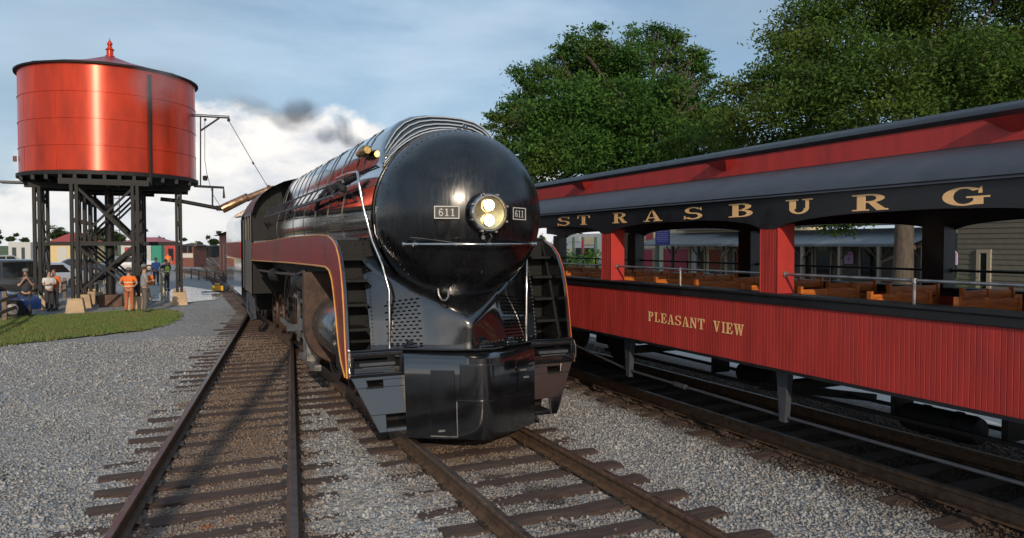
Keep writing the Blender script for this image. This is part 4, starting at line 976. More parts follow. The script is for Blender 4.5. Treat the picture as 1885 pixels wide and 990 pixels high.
def person(label, loc, rz, H=1.75, top=GREYC, legs=DARKC, vest=None, hat=None, hair=HAIRB, arms='down', lean=0, sit=False, prop=None, stride=.0, group=None, brim=.0):
    t = thing('person', label, 'person', (0,0,0), group); k = H/1.75
    V = lambda x, y, z: Vector((x*k, y*k + lean*max(0,z-.9), z*k))
    hipz = .92; dz = 0
    pel = V(0,0,.95); wa = V(0,0,1.10); ch = V(0,-.01,1.32); nk = V(0,0,1.47); nk2 = V(0,-.01,1.54); hd = V(0,-.02,1.63); tp_ = V(0,-.01,1.72)
    kneeL, kneeR = V(-.10,-.03-stride*.25,.50), V(.10,-.02+stride*.2,.50); anL, anR = V(-.11,.0-stride*.5,.09), V(.11,.02+stride*.5,.09)
    A = {'down': [((.20,0,1.40),(.25,.03,1.12),(.26,-.03,.88))]*2,
         'hip': [((.20,0,1.40),(.33,.08,1.16),(.17,-.02,1.02))]*2,
         'camera': [((.20,0,1.40),(.22,-.12,1.15),(.06,-.26,1.42))]*2,
         'point': [((.20,0,1.40),(.25,.03,1.12),(.26,-.03,.88)), ((.20,0,1.40),(.30,-.20,1.28),(.34,-.42,1.22))],
         'fold': [((.20,0,1.40),(.25,-.08,1.14),(.02,-.24,1.18))]*2}[arms]
    vs = [pel, wa, ch, nk, nk2, hd, tp_]; es = [(0,1),(1,2),(2,3),(3,4),(4,5),(5,6)]; rs = [(.15*k,.10*k),(.13*k,.095*k),(.165*k,.11*k),(.075*k,.065*k),(.055*k,.058*k),(.078*k,.095*k),(.06*k,.07*k)]
    shirt_v = [pel+Vector((0,0,-.07)), wa, ch, V(0,0,1.42)]; shirt_e = [(0,1),(1,2),(2,3)]; shirt_r = [(.19*k,.14*k),(.178*k,.138*k),(.195*k,.14*k),(.11*k,.09*k)]
    for si, s in enumerate((-1, 1)):
        sh, el, wr = [V(s*p[0], p[1], p[2]) for p in A[si]]
        b = len(vs); vs += [sh, el, wr]; es += [(2,b),(b,b+1),(b+1,b+2)]; rs += [.058*k,.042*k,.030*k]
        d = (wr-el).normalized(); hand = wr + d*.07*k; vs.append(hand); es.append((b+2,b+3)); rs.append((.040*k,.022*k)); side = d.cross(Vector((0,1,0))).normalized()
        for f in range(4):
            p1 = hand + d*.03*k + side*(f-1.5)*.019*k; p2 = p1 + d*(.05+.008*(1-abs(f-1.5)))*k + Vector((0,-.012,0)); c = len(vs); vs += [p1, p2]; es += [(b+3,c),(c,c+1)]; rs += [.010*k,.008*k]
        c = len(vs); vs += [hand + side*s*.045*k - d*.01, hand + side*s*.055*k + d*.03*k]; es += [(b+3,c),(c,c+1)]; rs += [.011*k,.008*k]
        hp, kn, an = V(s*.09,0,.88), (kneeL if s < 0 else kneeR), (anL if s < 0 else anR)
        c = len(vs); vs += [hp, kn, an]; es += [(0,c),(c,c+1),(c+1,c+2)]; rs += [.085*k,.058*k,.04*k]
        c = len(shirt_v); shirt_v += [sh, sh.lerp(el,.75)]; shirt_e += [(2,c),(c,c+1)]; shirt_r += [.075*k,.062*k]
        q = M(); q.lathe([(.001,.0),(.055,.0),(.055,.05),(.035,.09),(.001,.1)], (an.x, an.y-.02, .0), 'z', 10)
        q.v = [(a, (b_-an.y)*2.3+an.y-.03, z) for a, b_, z in q.v]; q.build('shoe', SHOE, t, smooth=True)
    skin_mesh('body', vs, es, rs, SKIN, t)
    skin_mesh('shirt', shirt_v, shirt_e, shirt_r, top, t)
    tv = [V(0,0,.97), V(-.095,0,.86), kneeL, anL, V(.095,0,.86), kneeR, anR]
    skin_mesh('trousers', tv, [(0,1),(1,2),(2,3),(0,4),(4,5),(5,6)], [(.155*k,.115*k),(.10*k,.11*k),.078*k,.068*k,(.10*k,.11*k),.078*k,.068*k], legs, t)
    if vest:
        o = skin_mesh('safety_vest', [V(0,0,.93), wa, ch, V(0,0,1.41)], [(0,1),(1,2),(2,3)], [(.205*k,.152*k),(.195*k,.150*k),(.212*k,.152*k),(.15*k,.10*k)], vest, t)
        for z in (1.05, 1.20):
            q = M(); c = V(0,0,z); q.tube([(c.x+.186*k*cos(a), c.y+.14*k*sin(a), c.z) for a in np.linspace(0, 2*pi, 17)], .018, 5, cap=False); q.build('tape', REFL, o, smooth=True)
    q = M(); 
    for sx in (-1, 1): q.lathe([(.001,-.008),(.012,0),(.001,.008)], tuple(V(sx*.03,-.108,1.645)), 'z', 6)
    q.build('eyes', SHOE, t)
    q = M(); a = V(0,-.112,1.64); q.tube([a, V(0,-.128,1.61)], [.006,.014], 6); q.build('nose', SKIN, t, smooth=True)
    q = M(); c = V(0,.005,1.655); q.lathe([(.088*k,-.05*k),(.098*k,.0),(.09*k,.05*k),(.06*k,.09*k),(.001,.105*k)], (c.x,c.y+.015,c.z), 'z', 14); q.build('hair', hair, t, smooth=True)
    if hat:
        q = M(); c = V(0,-.005,1.70); q.lathe([(.105*k+brim,.0),(.108*k,.008),(.105*k,.03),(.09*k,.075),(.05*k,.095),(.001,.10)], tuple(c), 'z', 16)
        if not brim: q.add([(c.x-.07,c.y-.09,c.z+.004),(c.x+.07,c.y-.09,c.z+.004),(c.x+.05,c.y-.18,c.z-.01),(c.x-.05,c.y-.18,c.z-.01)],[(0,1,2,3)])
        q.build('hat', hat, t, smooth=True)
    t.location = loc; t.rotation_euler = (0,0,rz)
    return t
g = lambda x, y: tuple(on_ground(x, y, .022))
person('worker in orange vest and orange trousers standing on the lawn, back to us', g(151.5,344), pi*.92, 1.66, ORANGE, cloth('rust_orange_trousers', (.42,.13,.05)), vest=ORANGE, arms='hip', hat=CAPG)
person('man in grey shirt and brown trousers with orange bag beside the orange vested worker', g(169.5,345.5), pi*.55, 1.80, GREYC, BROWNT, hat=CAPG, arms='fold', brim=.0)
bg_ = M(); a = on_ground(172,344); bg_.box(-.13,.13,-.30,-.16,1.05,1.42); o = bg_.build('shoulder_bag', ORANGE, bevel=.03); o.location = (a.x+.12, a.y, 0); tag(o, 'orange bag hanging on the chest of the man in the grey shirt', 'bag')
person('photographer in dark top behind the wooden fence raising a camera to his face', g(31,350), .2, 1.68, DARKC, DARKC, hat=CAPG, arms='camera')
cm = M(); p = on_ground(31,350); cm.box(-.07,.07,-.36,-.26,1.44,1.54); cm.lathe([(.03,-.42),(.035,-.36)], (0,0,1.49), 'y', 10); o = cm.build('camera_body', SHOE); o.location = (p.x+.05, p.y, 0); tag(o, 'black camera held up by the photographer behind the fence', 'camera')
person('visitor in white top and dark trousers beside the fence', g(58,342), .5, 1.55, WHITEC, DARKC, arms='fold')
person('visitor in orange top beside the dark tower leg near the fence', g(64,341), -.4, 1.60, ORANGE, DARKC, arms='down')
person('man in bright blue shirt far behind the right tower legs', g(183,312), .1, 1.75, BLUEC, DARKC, arms='down')
person('man in lime green vest at the right rear of the tower', g(195,318), .6, 1.75, DARKC, DARKC, vest=YELL, arms='hip')
person('distant worker in orange jacket seen above the lime vested man', g(197,297), 0, 1.85, ORANGE, DARKC, vest=ORANGE, arms='down')

# ------------------------------------------------------------------ CARS
def car(label, loc, rz, colr, L_=4.5, Hc=1.5, kind='saloon', hw=.88):
    t = thing('parked_car', label, 'car', (0,0,0), 'cars parked left of the tower')
    P = mat('car_paint', colr, .22, var=.05, coat=.6)
    h = L_/2
    if kind == 'suv': top = [(-h,.85),(-h+.1,.98),(-h+.9,1.05),(-h+1.55,Hc-.05),(-h+2.2,Hc),(h-.7,Hc-.02),(h-.15,1.05),(h,.9)]
    else: top = [(-h,.62),(-h+.12,.74),(-h+1.0,.88),(-h+1.75,Hc-.06),(-h+2.3,Hc),(h-1.35,Hc-.04),(h-.6,.98),(h-.08,.92),(h,.75)]
    n = 40; xs_ = np.linspace(-h, h, n); zt = np.interp(xs_, [a for a,_ in top], [b for _,b in top]); belt = np.minimum(zt, .90 if kind != 'suv' else 1.02)
    rows = []
    for x, z, b in zip(xs_, zt, belt):
        e = 1 - .12*(abs(x)/h)**4; w = hw*e; wt = w - .30*max(0, (z-b))
        rows.append([(x,-w*.93,.28),(x,-w,.5),(x,-w*.99,b-.06),(x,-w*.95,b),(x,-wt*.97 if z>b+.01 else -w*.94,max(z-.05,b+.001)),(x,-wt*.8,z),(x,0,z+.025),(x,wt*.8,z),(x,wt*.97 if z>b+.01 else w*.94,max(z-.05,b+.001)),(x,w*.95,b),(x,w*.99,b-.06),(x,w,.5),(x,w*.93,.28)])
    q = M(); q.grid(rows, closed=True); q.f.append(tuple(range(13))); q.f.append(tuple(range(13*(n-1), 13*n))); q.build('body', P, t, smooth=35)
    b = .93 if kind != 'suv' else 1.05; x0, x1 = (-h+1.35, h-.95) if kind != 'suv' else (-h+1.25, h-.45)
    for s in (-1, 1):
        mids = [x0, (x0+x1)/2-.02, x1]
        for a, c in zip(mids, mids[1:]):
            q = M(); r0 = .42 if a == x0 else .05; r1 = .42 if c == x1 else .05
            w0 = hw*.965; w1 = hw - .30*(Hc-.1-b) - .0
            q.add([(a+.05,s*w0,b),(c-.05,s*w0,b),(c-r1,s*w1,Hc-.12),(a+r0,s*w1,Hc-.12)],[(0,1,2,3)]); q.build('side_window', GLASSD, t)
        q = M(); q.lathe([(0,0),(.09,.0),(.10,.03),(0,.05)], (-h+.02,s*hw*.62,.66 if kind!='suv' else .8), 'x', 10); q.build('headlight', REFL, t)
        q = M(); q.box(h-.06,h+.012,min(s*hw*.55,s*hw*.85),max(s*hw*.55,s*hw*.85),.68,.84); q.build('tail_light', TANKR, t)
        for xw in (-h+.85, h-.8):
            q = M(); q.lathe([(.19,-.09),(.32,-.10),(.33,-.06),(.33,.06),(.32,.10),(.19,.09)], (xw,s*(hw-.06),.33), 'y', 20); w_ = q.build('wheel', DULLB, t, smooth=30)
            q = M(); q.lathe([(.001,-.105),(.19,-.095),(.19,.095),(.001,.105)], (xw,s*(hw-.06),.33), 'y', 16); q.build('rim', STEEL, w_, smooth=30)
    zf = np.interp([-h+1.05, -h+1.62], [a for a,_ in top], [b_ for _,b_ in top])
    q = M(); q.add([(-h+1.03,-hw*.75,zf[0]+.035),(-h+1.03,hw*.75,zf[0]+.035),(-h+1.60,hw*.62,zf[1]+.04),(-h+1.60,-hw*.62,zf[1]+.04)],[(0,1,2,3)]); q.build('windscreen', GLASSD, t)
    t.location = loc; t.rotation_euler = (0,0,rz); return t
c_ = on_ground(18,330); car('large dark grey van parked behind the photographer at the left edge', (c_.x-1.2,c_.y+1.5,.02), radians(12), (.03,.033,.035), 5.0, 1.85, 'suv', .95)
c_ = on_ground(2,352); car('deep blue car whose nose enters at the left edge by the fence', (c_.x-1.2,c_.y+.5,.02), radians(190), (.012,.03,.11), 4.5, 1.42)
c_ = on_ground(63,315); car('silver blue car parked behind the left tower legs', (c_.x-.4,c_.y,.02), radians(8), (.30,.34,.40), 4.5, 1.5)
c_ = on_ground(72,301); car('dark blue car parked beyond the silver one', (c_.x+1.0,c_.y,.02), radians(5), (.03,.05,.09), 4.6, 1.45)
c_ = on_ground(4,294); car('small beige car far off on the parking lot at the left edge', (c_.x,c_.y,.02), radians(15), (.36,.33,.24), 4.4, 1.5)
c_ = on_ground(155,296); car('white car half hidden behind the middle tower legs', (c_.x,c_.y,.02), radians(0), (.6,.6,.6), 4.6, 1.5)

# ------------------------------------------------------------------ wooden fence beside the parking lot
fn_ = thing('wooden_fence', 'weathered two rail wooden fence running from the left edge towards the tower', 'fence', (-4.8, 31, 0))
fy = [19.5,22.6,25.7,28.8,31.7,34.6,37.6,40.6]; fx = [-4.75,-4.72,-4.72,-4.85,-4.72,-4.88,-4.72,-4.6]
fx = [x-.45 for x in fx]
for x, y in zip(fx, fy):
    q = M(); q.box(x-.07, x+.07, y-.07, y+.07, -.05, 1.02+random.uniform(-.04,.04)); q.build('post', WOODG, fn_, bevel=.012)
for i in range(len(fx)-1):
    for z in (.42, .80):
        q = M(); q.beam((fx[i]+.085, fy[i]-.1, z+random.uniform(-.02,.02)), (fx[i+1]+.085, fy[i+1]+.1, z+random.uniform(-.02,.02)), .045, .12); q.build('fence_rail', WOODG, fn_, bevel=.008)
bn = thing('wooden_barrier', 'pale wooden barrier with two boards under the tank behind the footings', 'barrier', (-2.6,38,0))
a, b = on_ground(114,334), on_ground(134,334)
for p in (a, b, a.lerp(b,.5)):
    q = M(); q.beam(p, p+Vector((0,0,1.1)), .12); q.build('post', CREAM, bn)
for z in (.45, .95):
    q = M(); q.beam(a+Vector((-.1,-.1,z)), b+Vector((.1,-.1,z)), .05, .16); q.build('board', mat('pale_board', (.40,.34,.25), .7, var=.2), bn)

# ------------------------------------------------------------------ far left buildings and wagons
def face_box(q, px0, px1, yt, yb, d, depth=4.0):
    a, b = at(px0, yb, d), at(px1, yb, d); h_ = at(px0, yt, d).z; r = _r; f = Vector((sin(YAW), cos(YAW), 0))
    z0 = 0; P = [a, b, b+f*depth, a+f*depth]
    vs = [(p.x,p.y,z0) for p in P] + [(p.x,p.y,h_) for p in P]
    return q.add(vs, [(0,3,2,1),(4,5,6,7),(0,1,5,4),(1,2,6,5),(2,3,7,6),(3,0,4,7)])
def shed(name, label, cat, px0, px1, yt, d, wall, roof=None, rh=0, depth=6, doors=(), doorm=None, wins=(), over=.3, gable=False):
    mid = at((px0+px1)/2, 270, d); t = thing(name, label, cat, (mid.x, mid.y, 0))
    q = M(); face_box(q, px0, px1, yt, 280, d, depth); q.build('wall', wall, t)
    f = Vector((sin(YAW), cos(YAW), 0)); a, b = at(px0, yt, d), at(px1, yt, d); H_ = a.z
    if roof:
        R_ = rh; A = a - _r*over - f*over; B = b + _r*over - f*over; D = f*(depth+2*over); z = Vector((0,0,R_))
        A.z = B.z = H_+.02
        q = M()
        if gable:
            m0 = (A+B)/2 + z; vs = [A, B, m0, A+D, B+D, m0+D]; fs = [(0,2,5,3),(1,4,5,2),(0,1,2),(3,5,4),(0,3,4,1)]
        else:
            i_ = _r*(.25*(B-A).length); r0 = A + D/2 + z + i_; r1 = B + D/2 + z - i_; vs = [A,B,B+D,A+D,r0,r1]; fs = [(0,1,5,4),(1,2,5),(2,3,4,5),(3,0,4),(0,3,2,1)]
        q.add([tuple(v) for v in vs], fs); q.build('roof', roof, t)
    for k, (u0, u1, z0, z1) in enumerate(doors):
        pa, pb = at(u0, 270, d-.06), at(u1, 270, d-.06); q = M(); q.add([(pa.x,pa.y,z0),(pb.x,pb.y,z0),(pb.x,pb.y,z1),(pa.x,pa.y,z1),(pa.x+f.x*.06,pa.y+f.y*.06,z0),(pb.x+f.x*.06,pb.y+f.y*.06,z0),(pb.x+f.x*.06,pb.y+f.y*.06,z1),(pa.x+f.x*.06,pa.y+f.y*.06,z1)],[(0,1,2,3),(0,4,5,1),(1,5,6,2),(2,6,7,3),(3,7,4,0)]); q.build('door', doorm or DULLB, t)
    for (u0, u1, z0, z1) in wins:
        pa, pb = at(u0, 270, d-.05), at(u1, 270, d-.05); q = M(); q.add([(pa.x,pa.y,z0),(pb.x,pb.y,z0),(pb.x,pb.y,z1),(pa.x,pa.y,z1)],[(0,1,2,3)]); q.build('window', GLASSD, t)
    return t
PW = mat('pale_grey_siding', (.50,.50,.48), .6, var=.08); PYEL = mat('pale_yellow_wall', (.62,.48,.24), .7, var=.08); PRED = mat('barn_red', (.38,.05,.04), .6, var=.15); PGRN = mat('teal_green_wagon', (.03,.24,.16), .5, var=.12)
PPINK = mat('faded_red_roof', (.36,.10,.11), .6, var=.15); BRICKM = mat('red_brick_wall', (.34,.10,.065), .8, var=.25, vscale=3, bump=.2); PDK = mat('dark_brown_timber', (.045,.035,.03), .7, var=.2); PCRM = mat('cream_wall', (.66,.58,.38), .7, var=.06)
shed('storage_trailer', 'long white box trailer on the far side of the parking lot', 'trailer', 10, 36, 261.5, 112, PW, doors=[(14,19,.2,2.2),(25,29,.2,2.2)], doorm=DIRON)
shed('farm_shed', 'low pale yellow shed with a hipped red roof behind the left tower legs', 'shed', 56, 84, 263, 100, PYEL, PRED, 1.5, 8, doors=[(67,78,.1,2.3)], doorm=WHITEP)
shed('garage_shed', 'faded pink roofed shed beyond the middle of the tower', 'shed', 142, 181, 262, 120, PW, PPINK, .9, 8, doors=[(146,152,.1,2.2)], doorm=PRED)
shed('box_wagon', 'white box wagon between the tower legs', 'wagon', 166, 177, 263, 104, PW, depth=3, doors=[(170,174,.5,2.2)], doorm=WHITEP)
shed('box_wagon', 'teal green box wagon right of the white one', 'wagon', 178, 189, 263.5, 103, PGRN, depth=3, doors=[(181,186,.5,2.3)], doorm=PGRN)
shed('box_wagon', 'small teal wagon seen low between the middle tower legs', 'wagon', 150, 158, 270, 90, PGRN, depth=3, doors=[(152,156,.3,1.6)], doorm=PGRN)
shed('red_wagon', 'bright red wagon at the right of the tower legs', 'wagon', 193, 207, 264, 95, PRED, depth=3, doors=[(197,203,.5,2.1)], doorm=DULLB)
t = shed('old_freight_truck', 'old brown and white rail truck with a dark roof left of the crossing post', 'rail truck', 212, 227, 266, 84, mat('rusty_truck', (.16,.06,.04), .7, var=.3), PDK, .3, 3.5, doors=[(213,226,1.1,1.6)], doorm=WHITEP, wins=[(214,219,1.7,2.4),(220.5,225,1.7,2.4)])
shed('black_wagon', 'small black wagon standing far down the tracks', 'wagon', 240, 248, 267, 150, DULLB, DULLB, .4, 6, wins=[(241,244,1.2,2)])
# brick goods shed partly hidden behind the tender
bs = thing('brick_goods_shed', 'red brick goods shed with a dark roof partly hidden behind the tender', 'building', (5.6, 95, 0))
pa = at(257,270,78); pb = at(276,270,52)
q = M(); q.add([(pa.x,pa.y,0),(pb.x,pb.y,0),(pb.x+9,pb.y+4,0),(pa.x+9,pa.y+4,0),(pa.x,pa.y,3.6),(pb.x,pb.y,3.6),(pb.x+9,pb.y+4,3.6),(pa.x+9,pa.y+4,3.6)],[(0,1,5,4),(1,2,6,5),(2,3,7,6),(3,0,4,7),(4,5,6,7)]); q.build('wall', BRICKM, bs)
q = M(); o_ = Vector((-.5,0,0)); m0 = Vector((4.5,2,1.4)); q.add([(pa.x-.6,pa.y,3.55),(pb.x-.6,pb.y-.5,3.55),(pb.x+4.5,pb.y+1.5,5.1),(pa.x+4.5,pa.y+2,5.1),(pb.x+9.6,pb.y+4,3.55),(pa.x+9.6,pa.y+4.5,3.55)],[(0,1,2,3),(3,2,4,5),(0,3,5),(1,4,2)]); q.build('roof', PDK, bs)
for k in range(3):
    c = pa.lerp(pb, .2+.27*k); d = (pb-pa).normalized(); q = M(); q.beam(Vector((c.x-.05,c.y,1.4)), Vector((c.x-.05,c.y,1.4))+d*2.2, .08, 2.4); q.build('door', PDK, bs)
# crossing post, jack, far fence
cp = thing('crossing_post', 'pale yellow crossing post with a short arm beside the far track', 'post', tuple(on_ground(229,288)))
p = on_ground(229,288); q = M(); q.beam(p, p+Vector((0,0,2.9)), .35); q.build('mast', PCRM, cp); q = M(); q.beam(p+Vector((0,0,1.9)), p+Vector((.9,-.2,1.9)), .25); q.build('arm', PCRM, cp)
yj = thing('track_jack', 'small yellow track machine lying beside the wet path left of the tender', 'machine', tuple(on_ground(255,321)))
p = on_ground(255,321); YM = mat('machine_yellow', (.72,.38,.02), .5, var=.1)
q = M(); q.box(p.x-.28,p.x+.28,p.y-.2,p.y+.2,.12,.38); q.box(p.x-.12,p.x+.12,p.y-.15,p.y+.15,.38,.52); q.build('housing', YM, yj, bevel=.03)
q = M(); q.beam((p.x-.8,p.y-.25,.08),(p.x+.9,p.y-.25,.08),.08,.06); q.tube([(p.x+.2,p.y,.4),(p.x+.5,p.y+.1,.8)],.02,6); q.build('slide_bar', DULLB, yj)
rf = thing('low_fence', 'low reddish fence along the puddled path beyond the tower', 'fence', tuple(on_ground(230,305)))
a, b = on_ground(208,303), on_ground(262,309)
for k in range(7):
    p = a.lerp(b, k/6); q = M(); q.beam(p, p+Vector((0,0,.75)), .09); q.build('post', RUST, rf)
q = M(); q.beam(a+Vector((0,0,.7)), b+Vector((0,0,.7)), .06, .10); q.build('fence_rail', CREAM, rf)
wp = thing('white_post', 'short white post standing beside the right tower leg', 'post', tuple(on_ground(190.5,327)))
p = on_ground(190.5,327); q = M(); q.beam(p, p+Vector((0,0,1.15)), .17); q.build('shaft', PCRM, wp); q = M(); q.beam(p+Vector((0,0,1.15)), p+Vector((0,0,1.22)), .24); q.build('cap', WHITEP, wp)

# ------------------------------------------------------------------ station buildings seen through the coach
SX = 30.0
RT = mat('brown_shingle_roof', (.13,.09,.08), .85, var=.25, vscale=4, bump=.3); TIN = mat('weathered_porch_roof', (.17,.185,.20), .5, var=.15, vscale=1.5)
GRYW = mat('grey_clapboard', (.13,.125,.10), .7, var=.1); CRM2 = mat('warm_cream_wall', (.58,.48,.30), .7, var=.06); REDD = mat('crimson_door', (.34,.015,.04), .45, var=.08); TRIM = mat('cream_trim', (.34,.30,.23), .6, var=.05); GRNT = mat('dark_green_trim', (.06,.11,.08), .5)
def sideY(px, X=SX):
    d = _f + _r*((px-600)/FPX); return d.y * X / d.x
def stationwall(name, label, px0, px1, hgt, wall, X=SX, depth=8, base=.3, clap=False):
    ya, yb = sorted((sideY(px0, X), sideY(px1, X))); t = thing(name, label, 'building', (X+2, (ya+yb)/2, base))
    q = M(); q.box(X, X+depth, ya, yb, base-.3, hgt); q.build('wall', wall, t)
    if clap:
        q = M(); z = base+.1
        while z < hgt-.05:
            q.add([(X-.03,ya,z),(X-.03,yb,z),(X-.006,yb,z+.16),(X-.006,ya,z+.16)],[(0,1,2,3)]); z += .17
        o = q.build('clapboards', wall, t); o['kind'] = 'stuff'
    return t, ya, yb
def panel(t, px0, px1, z0, z1, m, name, X=SX, out=.06, frame=None):
    ya, yb = sorted((sideY(px0, X), sideY(px1, X))); q = M(); q.box(X-out, X-.002, ya, yb, z0, z1); o = q.build(name, m, t)
    if frame:
        for a, b, c, d in ((ya-.12,ya,z0,z1+.12),(yb,yb+.12,z0,z1+.12),(ya,yb,z1,z1+.12)):
            q = M(); q.box(X-out-.03, X-.002, a, b, c, d); q.build('frame', frame, o)
    return o
st1, ya, yb = stationwall('station_shop', 'cream walled shop with crimson doors seen through the left window of the coach', 742, 852, 5.4, CRM2)
panel(st1, 752, 766, .3, 2.25, REDD, 'door', frame=TRIM); panel(st1, 779, 808, .3, 2.3, REDD, 'double_door', frame=TRIM); panel(st1, 757, 766, 2.95, 3.6, REDD, 'window', frame=TRIM)
panel(st1, 812, 818, .4, 2.4, PW, 'display_board'); panel(st1, 821, 826, .4, 2.2, PDK, 'window', frame=TRIM); panel(st1, 832, 846, .6, 2.3, GLASSD, 'shop_window', frame=PCRM)
q = M(); q.add([(SX-.6,ya-.4,3.5),(SX-.6,sideY(800),3.5),(SX+4,sideY(800),5.9),(SX+4,ya-.4,5.9)],[(0,1,2,3)]); q.build('shingle_roof', RT, st1)
st2, yc, yd = stationwall('station_office', 'grey clapboard station office with a long porch behind the tree trunk', 853, 1120, 3.3, GRYW, clap=True)
for a, b, nm in ((945,952,'door'), (958,974,'door'), (1010,1030,'window'), (1058,1070,'window'), (862,880,'window')):
    panel(st2, a, b, .3 if nm == 'door' else .9, 2.45, GLASSD, nm, frame=TRIM)
q = M(); q.add([(SX-1.2,sideY(1125),3.45),(SX-1.2,yd+.1,3.45),(SX+4,yd+.1,5.6),(SX+4,sideY(1125),5.6)],[(0,1,2,3)]); q.build('shingle_roof', RT, st2)
po = thing('porch', 'long grey metal porch roof on cream posts in front of the station doors', 'porch', (SX-2, 30, .3))
q = M(); y0_, y1_ = sideY(1118), sideY(786)
q.add([(SX-2.6,y0_,2.62),(SX-2.6,y1_,2.62),(SX-.08,y1_,3.35),(SX-.08,y0_,3.35),(SX-2.6,y0_,2.50),(SX-2.6,y1_,2.50)],[(0,1,2,3),(0,4,5,1)]); q.build('porch_roof', TIN, po)
for px in (788, 818, 847, 868, 900, 940, 984, 1030, 1082, 1112):
    y = sideY(px, SX-2.5); q = M(); q.box(SX-2.56, SX-2.42, y-.07, y+.07, .3, 2.5); o = q.build('porch_post', TRIM if px > 860 else PDK, po)
    q = M(); q.beam((SX-2.49,y-.1,1.95),(SX-2.49,y-.6,2.48),.06); q.beam((SX-2.49,y+.1,1.95),(SX-2.49,y+.6,2.48),.06); q.build('post_brace', PDK, po)
st3, ye, yf = stationwall('clapboard_shed', 'plain grey clapboard shed at the far right beyond the coach', 1122, 1330, 4.6, GRYW, X=24.0, clap=True)
panel(st3, 1150, 1158, .5, 2.3, GLASSD, 'window', X=24.0, frame=TRIM)
st4, _, _ = stationwall('ice_cream_stand', 'small pale stand with green posts seen right beside the locomotive nose', 664, 706, 3.6, PW, X=34)
for a, b, z0, z1, m, nm in ((668,680,2.9,3.45,WHITEP,'sign_panel'),(684,698,2.6,3.3,CRM2,'sign_panel'),(675,696,.9,2.3,DULLB,'opening'),(668,672,.3,2.3,CRM2,'jamb')): panel(st4, a, b, z0, z1, m, nm, X=34)
for px in (683, 698, 672): 
    y = sideY(px, 33); q = M(); q.box(32.9, 33.1, y-.08, y+.08, .3, 3.3); q.build('post', GRNT, st4)
q = M(); y = sideY(683, 32.5); q.box(32.45, 32.55, y-.12, y+.12, 1.2, 3.0); q.build('red_pillar', REDD, st4)
for lab, px, m1 in (('visitor in pale blue top seen between the coach pillars near the stand', 682, mat('pale_blue_top', (.35,.55,.68), .8)), ('visitor in lime top seen just left of the first red pillar', 698, YELL)):
    person(lab, (26, sideY(px, 26), .3), pi/2, 1.7, m1, DARKC)
# blue notice board with rows of pale print
sg = thing('notice_sign', 'tall blue notice sign with pale printed lines on a green post', 'sign', (22, sideY(777,22), .3))
ya_, yb_ = sideY(785,22), sideY(769,22); NB = mat('sign_blue', (.02,.03,.30), .5, var=.05)
q = M(); q.box(21.96, 22.0, ya_, yb_, 2.57, 3.34); bd = q.build('sign_board', NB, sg)
q = M()
for k in range(6): q.box(21.953, 21.96, ya_+.06+.05*(k%2), yb_-.06-.04*(k%3), 3.22-.095*k, 3.25-.095*k)
q.build('print_lines', mat('faded_print', (.30,.30,.62), .6, var=0), bd)
q = M(); y = (ya_+yb_)/2+.6; q.box(22.02, 22.16, y-.08, y+.08, .3, 3.5); q.build('sign_post', GRNT, sg)
# pink notice papers
PINKN = mat('lilac_paper', (.62,.45,.68), .7, var=.05); PINKD = mat('magenta_print', (.50,.16,.42), .7, var=0)
for lab, px, X_s in (('lilac arched notice hung on the station wall left of the tree trunk', 995, 29.9), ('lilac arched notice hung to the right of the tree trunk', 1115, 21.8)):
    y = sideY(px, X_s); sc = X_s/29.9; w = .24*sc*1.1; z1 = 2.56 - (281-266)/847*(X_s*.42+y*.908) + .33*sc
    t = thing('notice', lab, 'notice', (X_s, y, 1.2)); q = M(); pl_ = [(y-w,z1-.62*sc),(y+w,z1-.62*sc),(y+w,z1-.15*sc),(y+w*.6,z1),(y-w*.6,z1),(y-w,z1-.15*sc)]
    q.prism(pl_, lambda a, b, t_: (X_s-.03+t_, a, b), 0, .03); o = q.build('paper', PINKN, t)
    q = M(); q.box(X_s-.036, X_s-.031, y-w*.6, y+w*.6, z1-.20*sc, z1-.10*sc); q.box(X_s-.036, X_s-.031, y-w*.25, y+w*.25, z1-.48*sc, z1-.28*sc); q.build('printing', PINKD, o)
    if X_s < 25: q = M(); q.box(X_s+.0, X_s+.08, y-.04, y+.04, .3, z1); q.build('stake', TRIM, t)
